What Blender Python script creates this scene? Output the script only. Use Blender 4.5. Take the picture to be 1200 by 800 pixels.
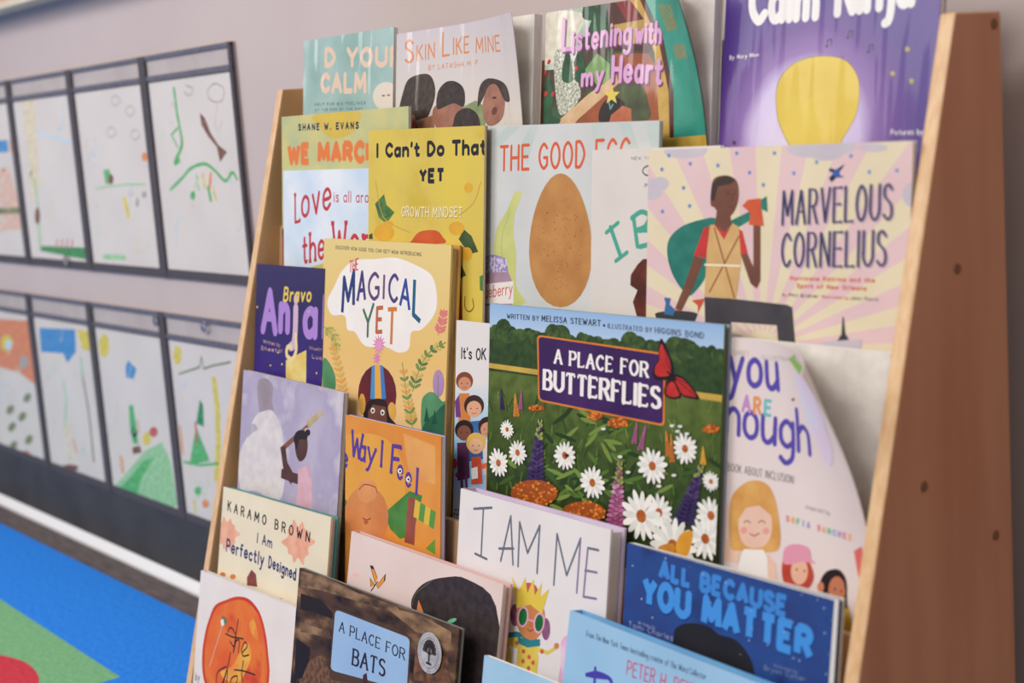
import bpy, bmesh, math, random
import numpy as np
from mathutils import Matrix, Vector
from mathutils.geometry import tessellate_polygon, delaunay_2d_cdt

for o in list(bpy.data.objects):
    bpy.data.objects.remove(o)
scn = bpy.context.scene
COL = scn.collection
random.seed(7)

# ------------------------------------------------------------------ camera
H = 0.745                      # height of the rack top above the floor
FPX = 1766.372                 # focal length for a 1200 px wide frame
PITCH, ROLL, YAW = 0.150763, -0.072934, 0.919569
CAM = np.array([1.544079, -0.865753, -0.044198 + H])
_cy, _sy = math.cos(YAW), math.sin(YAW)
_R = np.array([_cy, _sy, 0.]); _F = np.array([-_sy, _cy, 0.]); _U = np.array([0., 0., 1.])
_F2 = math.cos(PITCH) * _F - math.sin(PITCH) * _U
_U2 = math.cos(PITCH) * _U + math.sin(PITCH) * _F
CR = math.cos(ROLL) * _R + math.sin(ROLL) * _U2
CU = -math.sin(ROLL) * _R + math.cos(ROLL) * _U2
CF = _F2
cam_data = bpy.data.cameras.new('camera')
cam = bpy.data.objects.new('camera', cam_data)
COL.objects.link(cam)
cam.matrix_world = Matrix(((CR[0], CU[0], -CF[0], CAM[0]), (CR[1], CU[1], -CF[1], CAM[1]),
                           (CR[2], CU[2], -CF[2], CAM[2]), (0, 0, 0, 1)))
cam_data.sensor_width = 36
cam_data.lens = FPX / 1200 * 36
cam_data.clip_start = 0.05
cam_data.dof.use_dof = True
cam_data.dof.focus_distance = 1.42
cam_data.dof.aperture_fstop = 5.4
scn.camera = cam

# ------------------------------------------------------------------ light
world = bpy.data.worlds.new('world'); scn.world = world
world.use_nodes = True
_bg = world.node_tree.nodes['Background']
_bg.inputs[0].default_value = (1.0, 0.965, 0.955, 1)
_bg.inputs[1].default_value = 0.60

def area(name, loc, target, sx, sy, power, col):
    d = bpy.data.lights.new(name, 'AREA'); d.shape = 'RECTANGLE'
    d.size, d.size_y, d.energy, d.color = sx, sy, power, col
    o = bpy.data.objects.new(name, d); COL.objects.link(o)
    o.location = loc
    o.rotation_euler = (Vector(target) - Vector(loc)).to_track_quat('-Z', 'Y').to_euler()
area('window_light', (-1.5, -2.8, 2.2), (0.3, 0, 0.5), 1.8, 1.6, 76, (1.0, 0.965, 0.93))
area('ceiling_light', (0.80, -2.3, 2.4), (0.5, -0.1, 0.5), 1.2, 0.7, 46, (1.0, 0.97, 0.94))

scn.view_settings.view_transform = 'Standard'
scn.view_settings.look = 'None'
scn.view_settings.gamma = 1
scn.view_settings.use_curve_mapping = False
scn.view_settings.exposure = -0.33

# ------------------------------------------------------------------ materials
def lin(c):
    o = []
    for v in c[:3]:
        v = v / 255
        o.append(v / 12.92 if v <= 0.04045 else ((v + 0.055) / 1.055) ** 2.4)
    g = 0.3 * o[0] + 0.55 * o[1] + 0.15 * o[2]
    return (*[max(0.002, g + (v - g) * 0.97 - 0.006) for v in o], 1)   # less the sheen the gloss adds back

MATS = {}
GLOSS = [0]                    # laminated covers: weight of the clear coat on everything printed on them
def laminate(m, wgt):
    nt = m.node_tree; b = nt.nodes['Principled BSDF']
    b.inputs['Coat Weight'].default_value = wgt; b.inputs['Coat Roughness'].default_value = 0.09
    tc = nt.nodes.new('ShaderNodeTexCoord'); mp = nt.nodes.new('ShaderNodeMapping')
    mp.inputs['Scale'].default_value = (1, 0.16, 1)
    n = nt.nodes.new('ShaderNodeTexNoise'); n.inputs['Scale'].default_value = 32; n.inputs['Detail'].default_value = 1.5
    bp = nt.nodes.new('ShaderNodeBump'); bp.inputs['Strength'].default_value = 0.8; bp.inputs['Distance'].default_value = 0.012
    nt.links.new(tc.outputs['Object'], mp.inputs[0]); nt.links.new(mp.outputs[0], n.inputs['Vector'])
    nt.links.new(n.outputs[0], bp.inputs['Height']); nt.links.new(bp.outputs[0], b.inputs['Coat Normal'])
def mat(c, c2=None, scale=60, rough=0.5, detail=4, bump=0, lo=0.35, hi=0.65, stretch=None, spec=0.2, name=None, metal=0, c3=None, coat=0):
    """printed paper / paint / wood: two tones mixed by object-space noise"""
    key = (c, c2, scale, rough, bump, lo, hi, stretch, spec, metal, c3, coat, GLOSS[0])
    if key in MATS: return MATS[key]
    m = bpy.data.materials.new(name or 'print_ink'); m.use_nodes = True
    nt = m.node_tree; b = nt.nodes['Principled BSDF']
    b.inputs['Base Color'].default_value = lin(c)
    b.inputs['Roughness'].default_value = rough
    b.inputs['Specular IOR Level'].default_value = spec
    b.inputs['Metallic'].default_value = metal
    if coat:
        b.inputs['Coat Weight'].default_value = coat
        b.inputs['Coat Roughness'].default_value = 0.08
    if c2 or bump:
        tc = nt.nodes.new('ShaderNodeTexCoord')
        src = tc.outputs['Object']
        if stretch:
            mp = nt.nodes.new('ShaderNodeMapping'); mp.inputs['Scale'].default_value = stretch
            nt.links.new(src, mp.inputs[0]); src = mp.outputs[0]
        n = nt.nodes.new('ShaderNodeTexNoise'); n.inputs['Scale'].default_value = scale
        n.inputs['Detail'].default_value = detail
        nt.links.new(src, n.inputs['Vector'])
        if c2:
            r = nt.nodes.new('ShaderNodeValToRGB')
            r.color_ramp.elements[0].position = lo; r.color_ramp.elements[1].position = hi
            r.color_ramp.elements[0].color = lin(c); r.color_ramp.elements[1].color = lin(c2)
            if c3:
                e = r.color_ramp.elements.new((lo + hi) / 2 + 0.03); e.color = lin(c3)
            nt.links.new(n.outputs[0], r.inputs[0]); nt.links.new(r.outputs[0], b.inputs['Base Color'])
        if bump:
            bp = nt.nodes.new('ShaderNodeBump'); bp.inputs['Strength'].default_value = bump
            bp.inputs['Distance'].default_value = 0.002
            nt.links.new(n.outputs[0], bp.inputs['Height']); nt.links.new(bp.outputs[0], b.inputs['Normal'])
    if GLOSS[0]: laminate(m, GLOSS[0])
    MATS[key] = m
    return m

def ramp_mat(stops, axis=1, length=0.25, start=0.0, rough=0.35, noise=0.03, nscale=30, radial=None, coat=0):
    """printed picture whose ink runs from one colour to the next across the cover (object space)"""
    m = bpy.data.materials.new('print_picture'); m.use_nodes = True
    nt = m.node_tree; b = nt.nodes['Principled BSDF']
    b.inputs['Roughness'].default_value = rough; b.inputs['Specular IOR Level'].default_value = 0.2
    if coat:
        b.inputs['Coat Weight'].default_value = coat; b.inputs['Coat Roughness'].default_value = 0.08
    tc = nt.nodes.new('ShaderNodeTexCoord')
    def math_(op, a, bb):
        k = nt.nodes.new('ShaderNodeMath'); k.operation = op
        for i, v in enumerate((a, bb)):
            if isinstance(v, (int, float)): k.inputs[i].default_value = v
            else: nt.links.new(v, k.inputs[i])
        return k.outputs[0]
    if radial:
        mp = nt.nodes.new('ShaderNodeMapping')
        mp.inputs['Location'].default_value = (-radial[0], -radial[1], 0)
        nt.links.new(tc.outputs['Object'], mp.inputs[0])
        vl = nt.nodes.new('ShaderNodeVectorMath'); vl.operation = 'LENGTH'
        nt.links.new(mp.outputs[0], vl.inputs[0]); t = math_('DIVIDE', vl.outputs['Value'], radial[2])
    else:
        sp = nt.nodes.new('ShaderNodeSeparateXYZ'); nt.links.new(tc.outputs['Object'], sp.inputs[0])
        t = math_('DIVIDE', math_('SUBTRACT', sp.outputs[axis], start), length)
    n = nt.nodes.new('ShaderNodeTexNoise'); n.inputs['Scale'].default_value = nscale; n.inputs['Detail'].default_value = 5
    nt.links.new(tc.outputs['Object'], n.inputs['Vector'])
    t = math_('ADD', t, math_('MULTIPLY', math_('SUBTRACT', n.outputs[0], 0.5), noise * 4))
    r = nt.nodes.new('ShaderNodeValToRGB')
    el = r.color_ramp.elements
    el[0].position, el[0].color = stops[0][0], lin(stops[0][1])
    el[1].position, el[1].color = stops[-1][0], lin(stops[-1][1])
    for p, c in stops[1:-1]:
        e = el.new(p); e.color = lin(c)
    nt.links.new(t, r.inputs[0]); nt.links.new(r.outputs[0], b.inputs['Base Color'])
    if GLOSS[0]: laminate(m, GLOSS[0])
    return m

# ------------------------------------------------------------------ object helpers
def obj(name, verts, faces, mats, parent=None, midx=None, smooth=False):
    me = bpy.data.meshes.new(name)
    me.from_pydata([tuple(map(float, v)) for v in verts], [], faces)
    for m in (mats if isinstance(mats, (list, tuple)) else [mats]): me.materials.append(m)
    if midx is not None:
        me.polygons.foreach_set('material_index', midx)
    if smooth:
        me.polygons.foreach_set('use_smooth', [True] * len(me.polygons))
    me.update()
    o = bpy.data.objects.new(name, me); COL.objects.link(o)
    if parent: o.parent = parent
    return o

def bm_obj(name, bm, mats, parent=None, smooth=False):
    me = bpy.data.meshes.new(name); bm.to_mesh(me); bm.free()
    for m in (mats if isinstance(mats, (list, tuple)) else [mats]): me.materials.append(m)
    if smooth: me.polygons.foreach_set('use_smooth', [True] * len(me.polygons))
    o = bpy.data.objects.new(name, me); COL.objects.link(o)
    if parent: o.parent = parent
    return o

def prism(profile, x0, x1, bevel=0, axis=0):
    """extrude a closed (a,b) profile along an axis; axis 0: a=y b=z"""
    bm = bmesh.new()
    mk = (lambda x, a, b: (x, a, b)) if axis == 0 else (lambda x, a, b: (a, x, b)) if axis == 1 else (lambda x, a, b: (a, b, x))
    v0 = [bm.verts.new(mk(x0, a, b)) for a, b in profile]
    v1 = [bm.verts.new(mk(x1, a, b)) for a, b in profile]
    n = len(profile)
    bm.faces.new(v0); bm.faces.new(v1[::-1])
    for i in range(n): bm.faces.new((v0[i], v1[i], v1[(i + 1) % n], v0[(i + 1) % n]))
    bmesh.ops.recalc_face_normals(bm, faces=bm.faces)
    if bevel:
        bmesh.ops.bevel(bm, geom=list(bm.edges), offset=bevel, segments=2, affect='EDGES', profile=0.6)
    return bm

def box(x0, x1, y0, y1, z0, z1, bevel=0):
    return prism([(y0, z0), (y1, z0), (y1, z1), (y0, z1)], x0, x1, bevel)

def cyl(p, d, r, L, n=20, bevel=0):
    """cylinder from point p along direction d"""
    bm = bmesh.new()
    q = Vector(d).normalized().to_track_quat('Z', 'Y').to_matrix().to_4x4()
    bmesh.ops.create_cone(bm, cap_ends=True, segments=n, radius1=r, radius2=r, depth=L,
                          matrix=Matrix.Translation(Vector(p) + Vector(d).normalized() * L / 2) @ q)
    if bevel:
        bmesh.ops.bevel(bm, geom=[e for e in bm.edges if len(e.link_faces) == 2 and e.calc_face_angle(0) > 1], offset=bevel, segments=2, affect='EDGES')
    return bm

def empty(name, loc, label=None, cat=None, group=None):
    o = bpy.data.objects.new(name, None); COL.objects.link(o); o.location = loc
    o.empty_display_size = 0.05
    tag(o, label, cat, group)
    return o

def tag(o, label=None, cat=None, group=None, kind=None):
    if label: o['label'] = label
    if cat: o['category'] = cat
    if group: o['group'] = group
    if kind: o['kind'] = kind
    return o

def ray(px, py):
    return CF + CR * (px - 600) / FPX - CU * (py - 400) / FPX

# ------------------------------------------------------------------ lettering: a skeleton alphabet drawn with a pen
G = {
'A': (.6, '0,0 .3,1 .6,0;.11,.36 .49,.36'), 'B': (.52, '0,0 0,1;~0,1 .33,.98 .46,.77 .33,.54 0,.52;~0,.52 .38,.5 .52,.26 .38,.02 0,0'),
'C': (.55, '~.54,.82 .32,1 .08,.8 0,.5 .08,.2 .32,0 .54,.17'), 'D': (.56, '0,0 0,1;~0,1 .3,.97 .56,.5 .3,.03 0,0'),
'E': (.48, '.48,1 0,1 0,0 .48,0;0,.52 .4,.52'), 'F': (.46, '.46,1 0,1 0,0;0,.52 .38,.52'),
'G': (.57, '~.54,.83 .32,1 .08,.8 0,.5 .08,.2 .32,0 .56,.14;.56,.14 .56,.44 .34,.44'), 'H': (.56, '0,0 0,1;.56,0 .56,1;0,.5 .56,.5'),
'I': (.04, '.02,0 .02,1'), 'J': (.4, '~.4,1 .4,.55 .39,.22 .26,0 .08,.04 0,.22'), 'K': (.54, '0,0 0,1;.5,1 0,.42;.16,.6 .54,0'),
'L': (.46, '0,1 0,0 .46,0'), 'M': (.7, '0,0 .05,1 .35,.25 .65,1 .7,0'), 'N': (.56, '0,0 0,1 .56,0 .56,1'),
'O': (.6, '~.3,1 .08,.82 0,.5 .08,.18 .3,0 .52,.18 .6,.5 .52,.82 .3,1'), 'P': (.5, '0,0 0,1;~0,1 .36,.98 .5,.73 .36,.48 0,.46'),
'Q': (.62, '~.3,1 .08,.82 0,.5 .08,.18 .3,0 .52,.18 .6,.5 .52,.82 .3,1;.36,.24 .62,-.06'),
'R': (.54, '0,0 0,1;~0,1 .36,.98 .5,.75 .36,.52 0,.5;.26,.5 .54,0'),
'S': (.5, '~.47,.86 .27,1 .05,.9 .05,.67 .25,.54 .45,.4 .48,.14 .26,0 .02,.13'), 'T': (.54, '0,1 .54,1;.27,1 .27,0'),
'U': (.56, '~0,1 0,.6 .02,.2 .28,0 .54,.2 .56,.6 .56,1'), 'V': (.56, '0,1 .28,0 .56,1'), 'W': (.8, '0,1 .2,0 .4,.75 .6,0 .8,1'),
'X': (.54, '0,0 .54,1;0,1 .54,0'), 'Y': (.54, '0,1 .27,.48 .54,1;.27,.48 .27,0'), 'Z': (.5, '0,1 .5,1 0,0 .5,0'),
'a': (.44, '~.42,.5 .23,.63 .04,.5 0,.3 .06,.07 .21,0 .42,.15;.43,.62 .43,0'), 'b': (.46, '0,1 0,0;~0,.47 .22,.63 .42,.5 .46,.31 .4,.1 .22,0 0,.13'),
'c': (.42, '~.42,.5 .24,.63 .05,.5 0,.31 .05,.1 .24,0 .42,.12'), 'd': (.46, '.46,1 .46,0;~.46,.47 .24,.63 .04,.5 0,.31 .05,.1 .24,0 .46,.13'),
'e': (.44, '~0,.32 .44,.34 .38,.56 .22,.63 .05,.52 0,.31 .05,.1 .24,0 .43,.12'), 'f': (.34, '~.34,.94 .22,1 .12,.88 .12,.6 .12,0;0,.62 .3,.62'),
'g': (.46, '~.45,.48 .24,.63 .04,.5 0,.32 .05,.12 .24,.02 .45,.15;~.46,.62 .46,0 .4,-.24 .2,-.34 .02,-.25'), 'h': (.44, '0,1 0,0;~0,.42 .2,.62 .4,.52 .44,.3 .44,0'),
'i': (.04, '.02,.62 .02,0;.02,.84 .02,.86'), 'j': (.2, '~.18,.62 .18,0 .12,-.26 0,-.32;.18,.84 .18,.86'), 'k': (.42, '0,1 0,0;.38,.62 0,.26;.14,.38 .42,0'),
'l': (.04, '.02,1 .02,0'), 'm': (.72, '0,.62 0,0;~0,.42 .18,.62 .33,.52 .36,.3 .36,0;~.36,.42 .54,.62 .69,.52 .72,.3 .72,0'),
'n': (.44, '0,.62 0,0;~0,.42 .2,.62 .4,.52 .44,.3 .44,0'), 'o': (.46, '~.23,.63 .05,.52 0,.31 .05,.1 .23,0 .41,.1 .46,.31 .41,.52 .23,.63'),
'p': (.46, '0,.62 0,-.34;~0,.47 .22,.63 .42,.5 .46,.31 .4,.1 .22,0 0,.13'), 'q': (.46, '.46,.62 .46,-.34;~.46,.47 .24,.63 .04,.5 0,.31 .05,.1 .24,0 .46,.13'),
'r': (.3, '0,.62 0,0;~0,.4 .12,.58 .3,.6'), 's': (.38, '~.36,.53 .2,.63 .04,.55 .06,.41 .2,.33 .35,.24 .36,.08 .19,0 .01,.09'),
't': (.32, '~.13,.9 .13,.2 .2,.01 .32,.04;0,.62 .3,.62'), 'u': (.44, '~0,.62 0,.3 .05,.06 .22,0 .42,.2 .43,.4;.44,.62 .44,0'),
'v': (.42, '0,.62 .21,0 .42,.62'), 'w': (.62, '0,.62 .16,0 .31,.5 .46,0 .62,.62'), 'x': (.42, '0,0 .42,.62;0,.62 .42,0'),
'y': (.44, '0,.62 .22,.02;~.44,.62 .22,.02 .1,-.28 0,-.34'), 'z': (.4, '0,.62 .4,.62 0,0 .4,0'),
' ': (.24, ''), "'": (.06, '.04,1 .02,.8'), '.': (.05, '.02,0 .03,.02'), ',': (.08, '.05,.03 .01,-.12'), '-': (.28, '0,.35 .28,.35'),
'!': (.06, '.03,1 .03,.28;.03,0 .03,.02'), '*': (.2, '.1,.4 .1,.42'),
}
def catmull(P, k=5):
    P = [np.array(p, float) for p in P]
    closed = len(P) > 3 and np.allclose(P[0], P[-1])
    out = []
    n = len(P)
    for i in range(n - 1):
        a = P[i - 1] if i > 0 else (P[-2] if closed else 2 * P[0] - P[1])
        b, c = P[i], P[i + 1]
        d = P[i + 2] if i + 2 < n else (P[1] if closed else 2 * P[-1] - P[-2])
        for j in range(k):
            t = j / k
            out.append(0.5 * (2 * b + (c - a) * t + (2 * a - 5 * b + 4 * c - d) * t * t + (3 * b - a - 3 * c + d) * t ** 3))
    out.append(P[-1])
    return out
GLYPH = {}
for ch, (w_, s_) in G.items():
    L_ = []
    for part in s_.split(';'):
        if not part: continue
        sm = part[0] == '~'
        pts = [tuple(float(q) for q in t.split(',')) for t in part.lstrip('~').split()]
        L_.append(catmull(pts) if sm else [np.array(p) for p in pts])
    GLYPH[ch] = (w_, L_)

def clip_poly(P, w, h):
    for ax, lim, sg in ((0, 0, 1), (0, w, -1), (1, 0, 1), (1, h, -1)):
        if not P: return P
        Q = []
        for i in range(len(P)):
            a, b = P[i - 1], P[i]
            ia, ib = (a[ax] - lim) * sg >= 0, (b[ax] - lim) * sg >= 0
            if ia != ib:
                t = (lim - a[ax]) / (b[ax] - a[ax])
                Q.append((a[0] + (b[0] - a[0]) * t, a[1] + (b[1] - a[1]) * t))
            if ib: Q.append(b)
        P = Q
    return P

class Sheet:
    """a flat or curled rectangle w x h: (u,v) metres, local z is the printed side. Collects its print as mesh pieces."""
    STEP = 6e-6
    buf = None
    def __init__(s, O, ux, uy, w, h, bend=None):
        s.O, s.ux, s.uy = np.array(O, float), np.array(ux, float), np.array(uy, float)
        s.n = np.cross(s.ux, s.uy); s.w, s.h, s.bend = w, h, bend
        s.verts, s.faces, s.midx, s.mats, s.L = [], [], [], [], 1
    def local(s, u, v, n=0):
        if s.bend:
            u0, v0, ang, r = s.bend[:4]
            dx, dy = math.cos(ang), math.sin(ang)
            q = (u - u0) * dx + (v - v0) * dy
            if q > 0:
                th = min(q / r, s.bend[4] if len(s.bend) > 4 else 9)
                ex = q - th * r
                qq = r * math.sin(th) + ex * math.cos(th); zz = r * (1 - math.cos(th)) + ex * math.sin(th)
                return np.array([u + (qq - q - math.sin(th) * n) * dx, v + (qq - q - math.sin(th) * n) * dy, zz + math.cos(th) * n])
        return np.array([u, v, n])
    def world(s, u, v, n=0):
        l = s.local(u, v, n)
        return s.O + s.ux * l[0] + s.uy * l[1] + s.n * l[2]
    def _flat(s, px, py):
        d = ray(px, py); t = ((s.O - CAM) @ s.n) / (d @ s.n); P = CAM + t * d - s.O
        return np.array([P @ s.ux, P @ s.uy])
    def uv(s, p):
        q = s._flat(*p)
        if s.bend:
            def pr(a):
                d = s.world(*a) - CAM; z = d @ CF
                return np.array([600 + FPX * (d @ CR) / z, 400 - FPX * (d @ CU) / z])
            a = q.copy(); tgt = np.array(p, float)
            for _ in range(14):
                r = pr(a); J = np.stack([(pr(a + e) - r) / 1e-5 for e in (np.array([1e-5, 0]), np.array([0, 1e-5]))], 1)
                if abs(np.linalg.det(J)) < 1e4: break
                st = np.linalg.solve(J, tgt - r); m = np.abs(st).max()
                a = a + st * min(1, 0.02 / max(m, 1e-9))
            if np.abs(pr(a) - tgt).max() < 1: q = a
        return q
    def scale(s, p):                       # metres per photo pixel near p, along v
        q = s._flat(*p); P = s.O + s.ux * q[0] + s.uy * q[1]
        return ((P - CAM) @ CF) / FPX
    def _m(s, m):
        for i, k in enumerate(s.mats):
            if k is m: return i
        s.mats.append(m); return len(s.mats) - 1
    def _open(s):
        if s.buf is None: s.buf = {}; return True
        return False
    def _close(s, mine):
        """weld the overlapping pen pieces of one item into one flat outline"""
        if not mine: return
        buf, s.buf = s.buf, None
        for (m, z), polys in buf.items():
            if len(polys) < 2:
                for P in polys: s._add(P, m, z)
                continue
            V, F = [], []
            for P in polys:
                P = clip_poly([tuple(q) for q in P], s.w, s.h)
                if len(P) < 3: continue
                A = sum(P[i - 1][0] * P[i][1] - P[i][0] * P[i - 1][1] for i in range(len(P)))
                if abs(A) < 1e-10: continue
                if A < 0: P = P[::-1]
                F.append(list(range(len(V), len(V) + len(P))))
                V += [Vector((a * 1000, b * 1000)) for a, b in P]
            if not F: continue
            r = delaunay_2d_cdt(V, [], F, 1, 1e-4)
            for f, org in zip(r[2], r[5]):
                if org: s._add([(r[0][i].x / 1000, r[0][i].y / 1000) for i in f], m, z)
    def _add(s, P, m, z):
        if s.buf is not None:
            s.buf.setdefault((m, z), []).append(P); return
        P = clip_poly([tuple(p) for p in P], s.w, s.h)
        if len(P) < 3: return
        if s.bend and len(P) >= 3:
            tris = [(P[0], P[i], P[i + 1]) for i in range(1, len(P) - 1)]
            out = []
            while tris:
                t = tris.pop()
                e = [math.dist(t[i], t[(i + 1) % 3]) for i in range(3)]
                k = max(range(3), key=lambda i: e[i])
                if e[k] > 0.004:
                    a, b, c = t[k], t[(k + 1) % 3], t[(k + 2) % 3]
                    mid = ((a[0] + b[0]) / 2, (a[1] + b[1]) / 2)
                    tris += [(a, mid, c), (mid, b, c)]
                else: out.append(t)
        else: out = [P]
        for Q in out:
            i0 = len(s.verts)
            s.verts += [s.local(a, b, z) for a, b in Q]
            a = sum(Q[i - 1][0] * Q[i][1] - Q[i][0] * Q[i - 1][1] for i in range(len(Q)))
            f = list(range(i0, i0 + len(Q)))
            s.faces.append(f if a > 0 else f[::-1]); s.midx.append(m)
    def z(s, lay):
        if lay is None: s.L += 1; lay = s.L
        return lay * s.STEP + (6e-5 if s.bend else 0)
    def poly_uv(s, m, pts, lay=None):
        z = s.z(lay); mi = s._m(m)
        V = [Vector((p[0], p[1], 0)) for p in pts]
        for t in tessellate_polygon([V]):
            s._add([(V[i].x, V[i].y) for i in t], mi, z)
    def poly(s, m, pts, lay=None, smooth=False):
        if smooth: pts = catmull(list(pts) + [pts[0]], 4)[:-1]
        s.poly_uv(m, [s.uv(p) for p in pts], lay)
    def ell_uv(s, m, c, rx, ry, rot=0, lay=None, n=20):
        ca, sa = math.cos(rot), math.sin(rot)
        pts = [(c[0] + rx * math.cos(t) * ca - ry * math.sin(t) * sa, c[1] + rx * math.cos(t) * sa + ry * math.sin(t) * ca)
               for t in (2 * math.pi * i / n for i in range(n))]
        s._add(pts, s._m(m), s.z(lay))
    def ell(s, m, cx, cy, rx, ry, rot=0, lay=None, n=20):
        """ellipse given as seen in the photo"""
        ca, sa = math.cos(rot), math.sin(rot)
        s.poly(m, [(cx + rx * math.cos(t) * ca - ry * math.sin(t) * sa, cy + rx * math.cos(t) * sa + ry * math.sin(t) * ca)
                   for t in (2 * math.pi * i / n for i in range(n))], lay)
    def stroke_uv(s, m, pts, w, lay=None, butt=False, contrast=1.0):
        z = s.z(lay); mi = s._m(m); mine = s._open()
        pts = [np.array(p, float) for p in pts]
        for i in range(len(pts) - 1):
            a, b = pts[i], pts[i + 1]; d = b - a; L = np.hypot(*d)
            if L < 1e-7: continue
            d = d / L; ww = w * (contrast + (1 - contrast) * abs(d[1]))
            nrm = np.array([-d[1], d[0]]) * ww / 2
            s._add([a - nrm, b - nrm, b + nrm, a + nrm], mi, z)
        if w > 0.0007 and not (butt and len(pts) == 2):
            rng = range(1, len(pts) - 1) if butt else range(len(pts))
            for i in rng:
                p = pts[i]
                a = pts[i - 1] if i else pts[i + 1]
                b = pts[i + 1] if i + 1 < len(pts) else pts[i - 1]
                vd = b - a; L = np.hypot(*vd)
                ww = w * (contrast + (1 - contrast) * (abs(vd[1]) / L if L > 1e-9 else 1))
                if 0 < i < len(pts) - 1 and contrast == 1.0:
                    ww = w
                s._add([(p[0] + ww / 2 * math.cos(t), p[1] + ww / 2 * math.sin(t)) for t in (math.pi * k / 5 for k in range(10))], mi, z)
        s._close(mine)
    def stroke(s, m, pts, w, lay=None, smooth=False):
        if smooth: pts = catmull(pts, 5)
        s.stroke_uv(m, [s.uv(p) for p in pts], w * s.scale(pts[0]), lay)
    def text(s, m, txt, p0, p1, cap, w=.14, serif=0, contrast=1.0, butt=False, jit=0, slant=0, gap=.16, shadow=None, fit_last=True, lay=None, small=None, upright=True):
        """write txt on the line from p0 to p1 (photo pixels), capitals cap pixels tall"""
        a, b = s.uv(p0), s.uv(p1)
        capm = cap * s.scale(p0)
        e = (b - a); L = np.hypot(*e); e = e / L
        up = np.array([0, 1.]) if upright else np.array([-e[1], e[0]])
        adv = []; x = w / 2
        for i, ch in enumerate(txt):
            adv.append(x); x += GLYPH[ch][0] + gap + w
        tot = x - gap - w / 2
        xs = L / tot
        if shadow:
            s._txt(shadow[0], txt, a + np.array(shadow[1]) * capm, e, up, adv, xs, capm, w * shadow[2], serif, contrast, butt, jit, slant, s.z(lay), w)
        s._txt(m, txt, a, e, up, adv, xs, capm, w, serif, contrast, butt, jit, slant, s.z(lay), w)
    def _txt(s, m, txt, a, e, up, adv, xs, capm, w, serif, contrast, butt, jit, slant, z, w0):
        rnd = random.Random(len(txt) * 7 + 3)
        lay = (z - (6e-5 if s.bend else 0)) / s.STEP
        ms = m if isinstance(m, (list, tuple)) else [m]
        k = 0
        for ch, x in zip(txt, adv):
            if ch == ' ': continue
            mm = ms[k % len(ms)]; k += 1
            dy = rnd.uniform(-1, 1) * jit; rot = rnd.uniform(-1, 1) * jit * 0.8
            wd, strokes = GLYPH[ch]
            mine = s._open()
            def T(p):
                px, py = p[0] + 0.0, p[1]
                py = w0 / 2 + py * (1 - w0) if py >= 0 else py + w0 / 2
                cx = wd / 2
                px, py = cx + (px - cx) - rot * (py - .5), py + rot * (px - cx)
                return a + e * ((x + px + slant * py) * xs) + up * ((py + dy) * capm)
            for st in strokes:
                P = [T(p) for p in st]
                s.stroke_uv(mm, P, w * capm, lay, butt, contrast)
                if serif:
                    for end, nb in ((0, 1), (-1, -2)):
                        p, q = st[end], st[nb]
                        dv = np.array(p) - np.array(q)
                        Lh = np.hypot(*dv)
                        if Lh < .05: continue
                        if abs(dv[1]) / Lh > .6 and min(abs(p[1] - t) for t in (0, 1, .62)) < .03:
                            c = T(p)
                            s.stroke_uv(mm, [c - e * serif * capm, c + e * serif * capm], w * capm * max(contrast, .45), lay, True)
                        elif abs(dv[0]) / Lh > .8 and ch in 'EFLTZ' and p[1] != .52:
                            c = T(p); sg = -1 if p[1] > .5 else 1
                            s.stroke_uv(mm, [c, c + up * sg * serif * capm * 1.1], w * capm * max(contrast, .45), lay, True)
            s._close(mine)
    def base(s, m_front, m_inside, thick):
        """the sheet itself: printed side at 0, inside at -thick"""
        nx = max(1, int(s.w / .003)) if s.bend else 1
        ny = max(1, int(s.h / .003)) if s.bend else 1
        fi, bi = s._m(m_front), s._m(m_inside)
        i0 = len(s.verts); N = (nx + 1) * (ny + 1)
        for zz in (0, -thick):
            for j in range(ny + 1):
                for i in range(nx + 1): s.verts.append(s.local(s.w * i / nx, s.h * j / ny, zz))
        g = lambda i, j, k: i0 + k * N + j * (nx + 1) + i
        for j in range(ny):
            for i in range(nx):
                s.faces.append([g(i, j, 0), g(i + 1, j, 0), g(i + 1, j + 1, 0), g(i, j + 1, 0)]); s.midx.append(fi)
                s.faces.append([g(i, j, 1), g(i, j + 1, 1), g(i + 1, j + 1, 1), g(i + 1, j, 1)]); s.midx.append(bi)
        rim = [(i, 0) for i in range(nx)] + [(nx, j) for j in range(ny)] + [(i, ny) for i in range(nx, 0, -1)] + [(0, j) for j in range(ny, 0, -1)]
        for k in range(len(rim)):
            p, q = rim[k], rim[(k + 1) % len(rim)]
            s.faces.append([g(*p, 0), g(*p, 1), g(*q, 1), g(*q, 0)]); s.midx.append(fi)
    def build(s, name, parent):
        return obj(name, s.verts, s.faces, s.mats, parent, s.midx)
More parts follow.
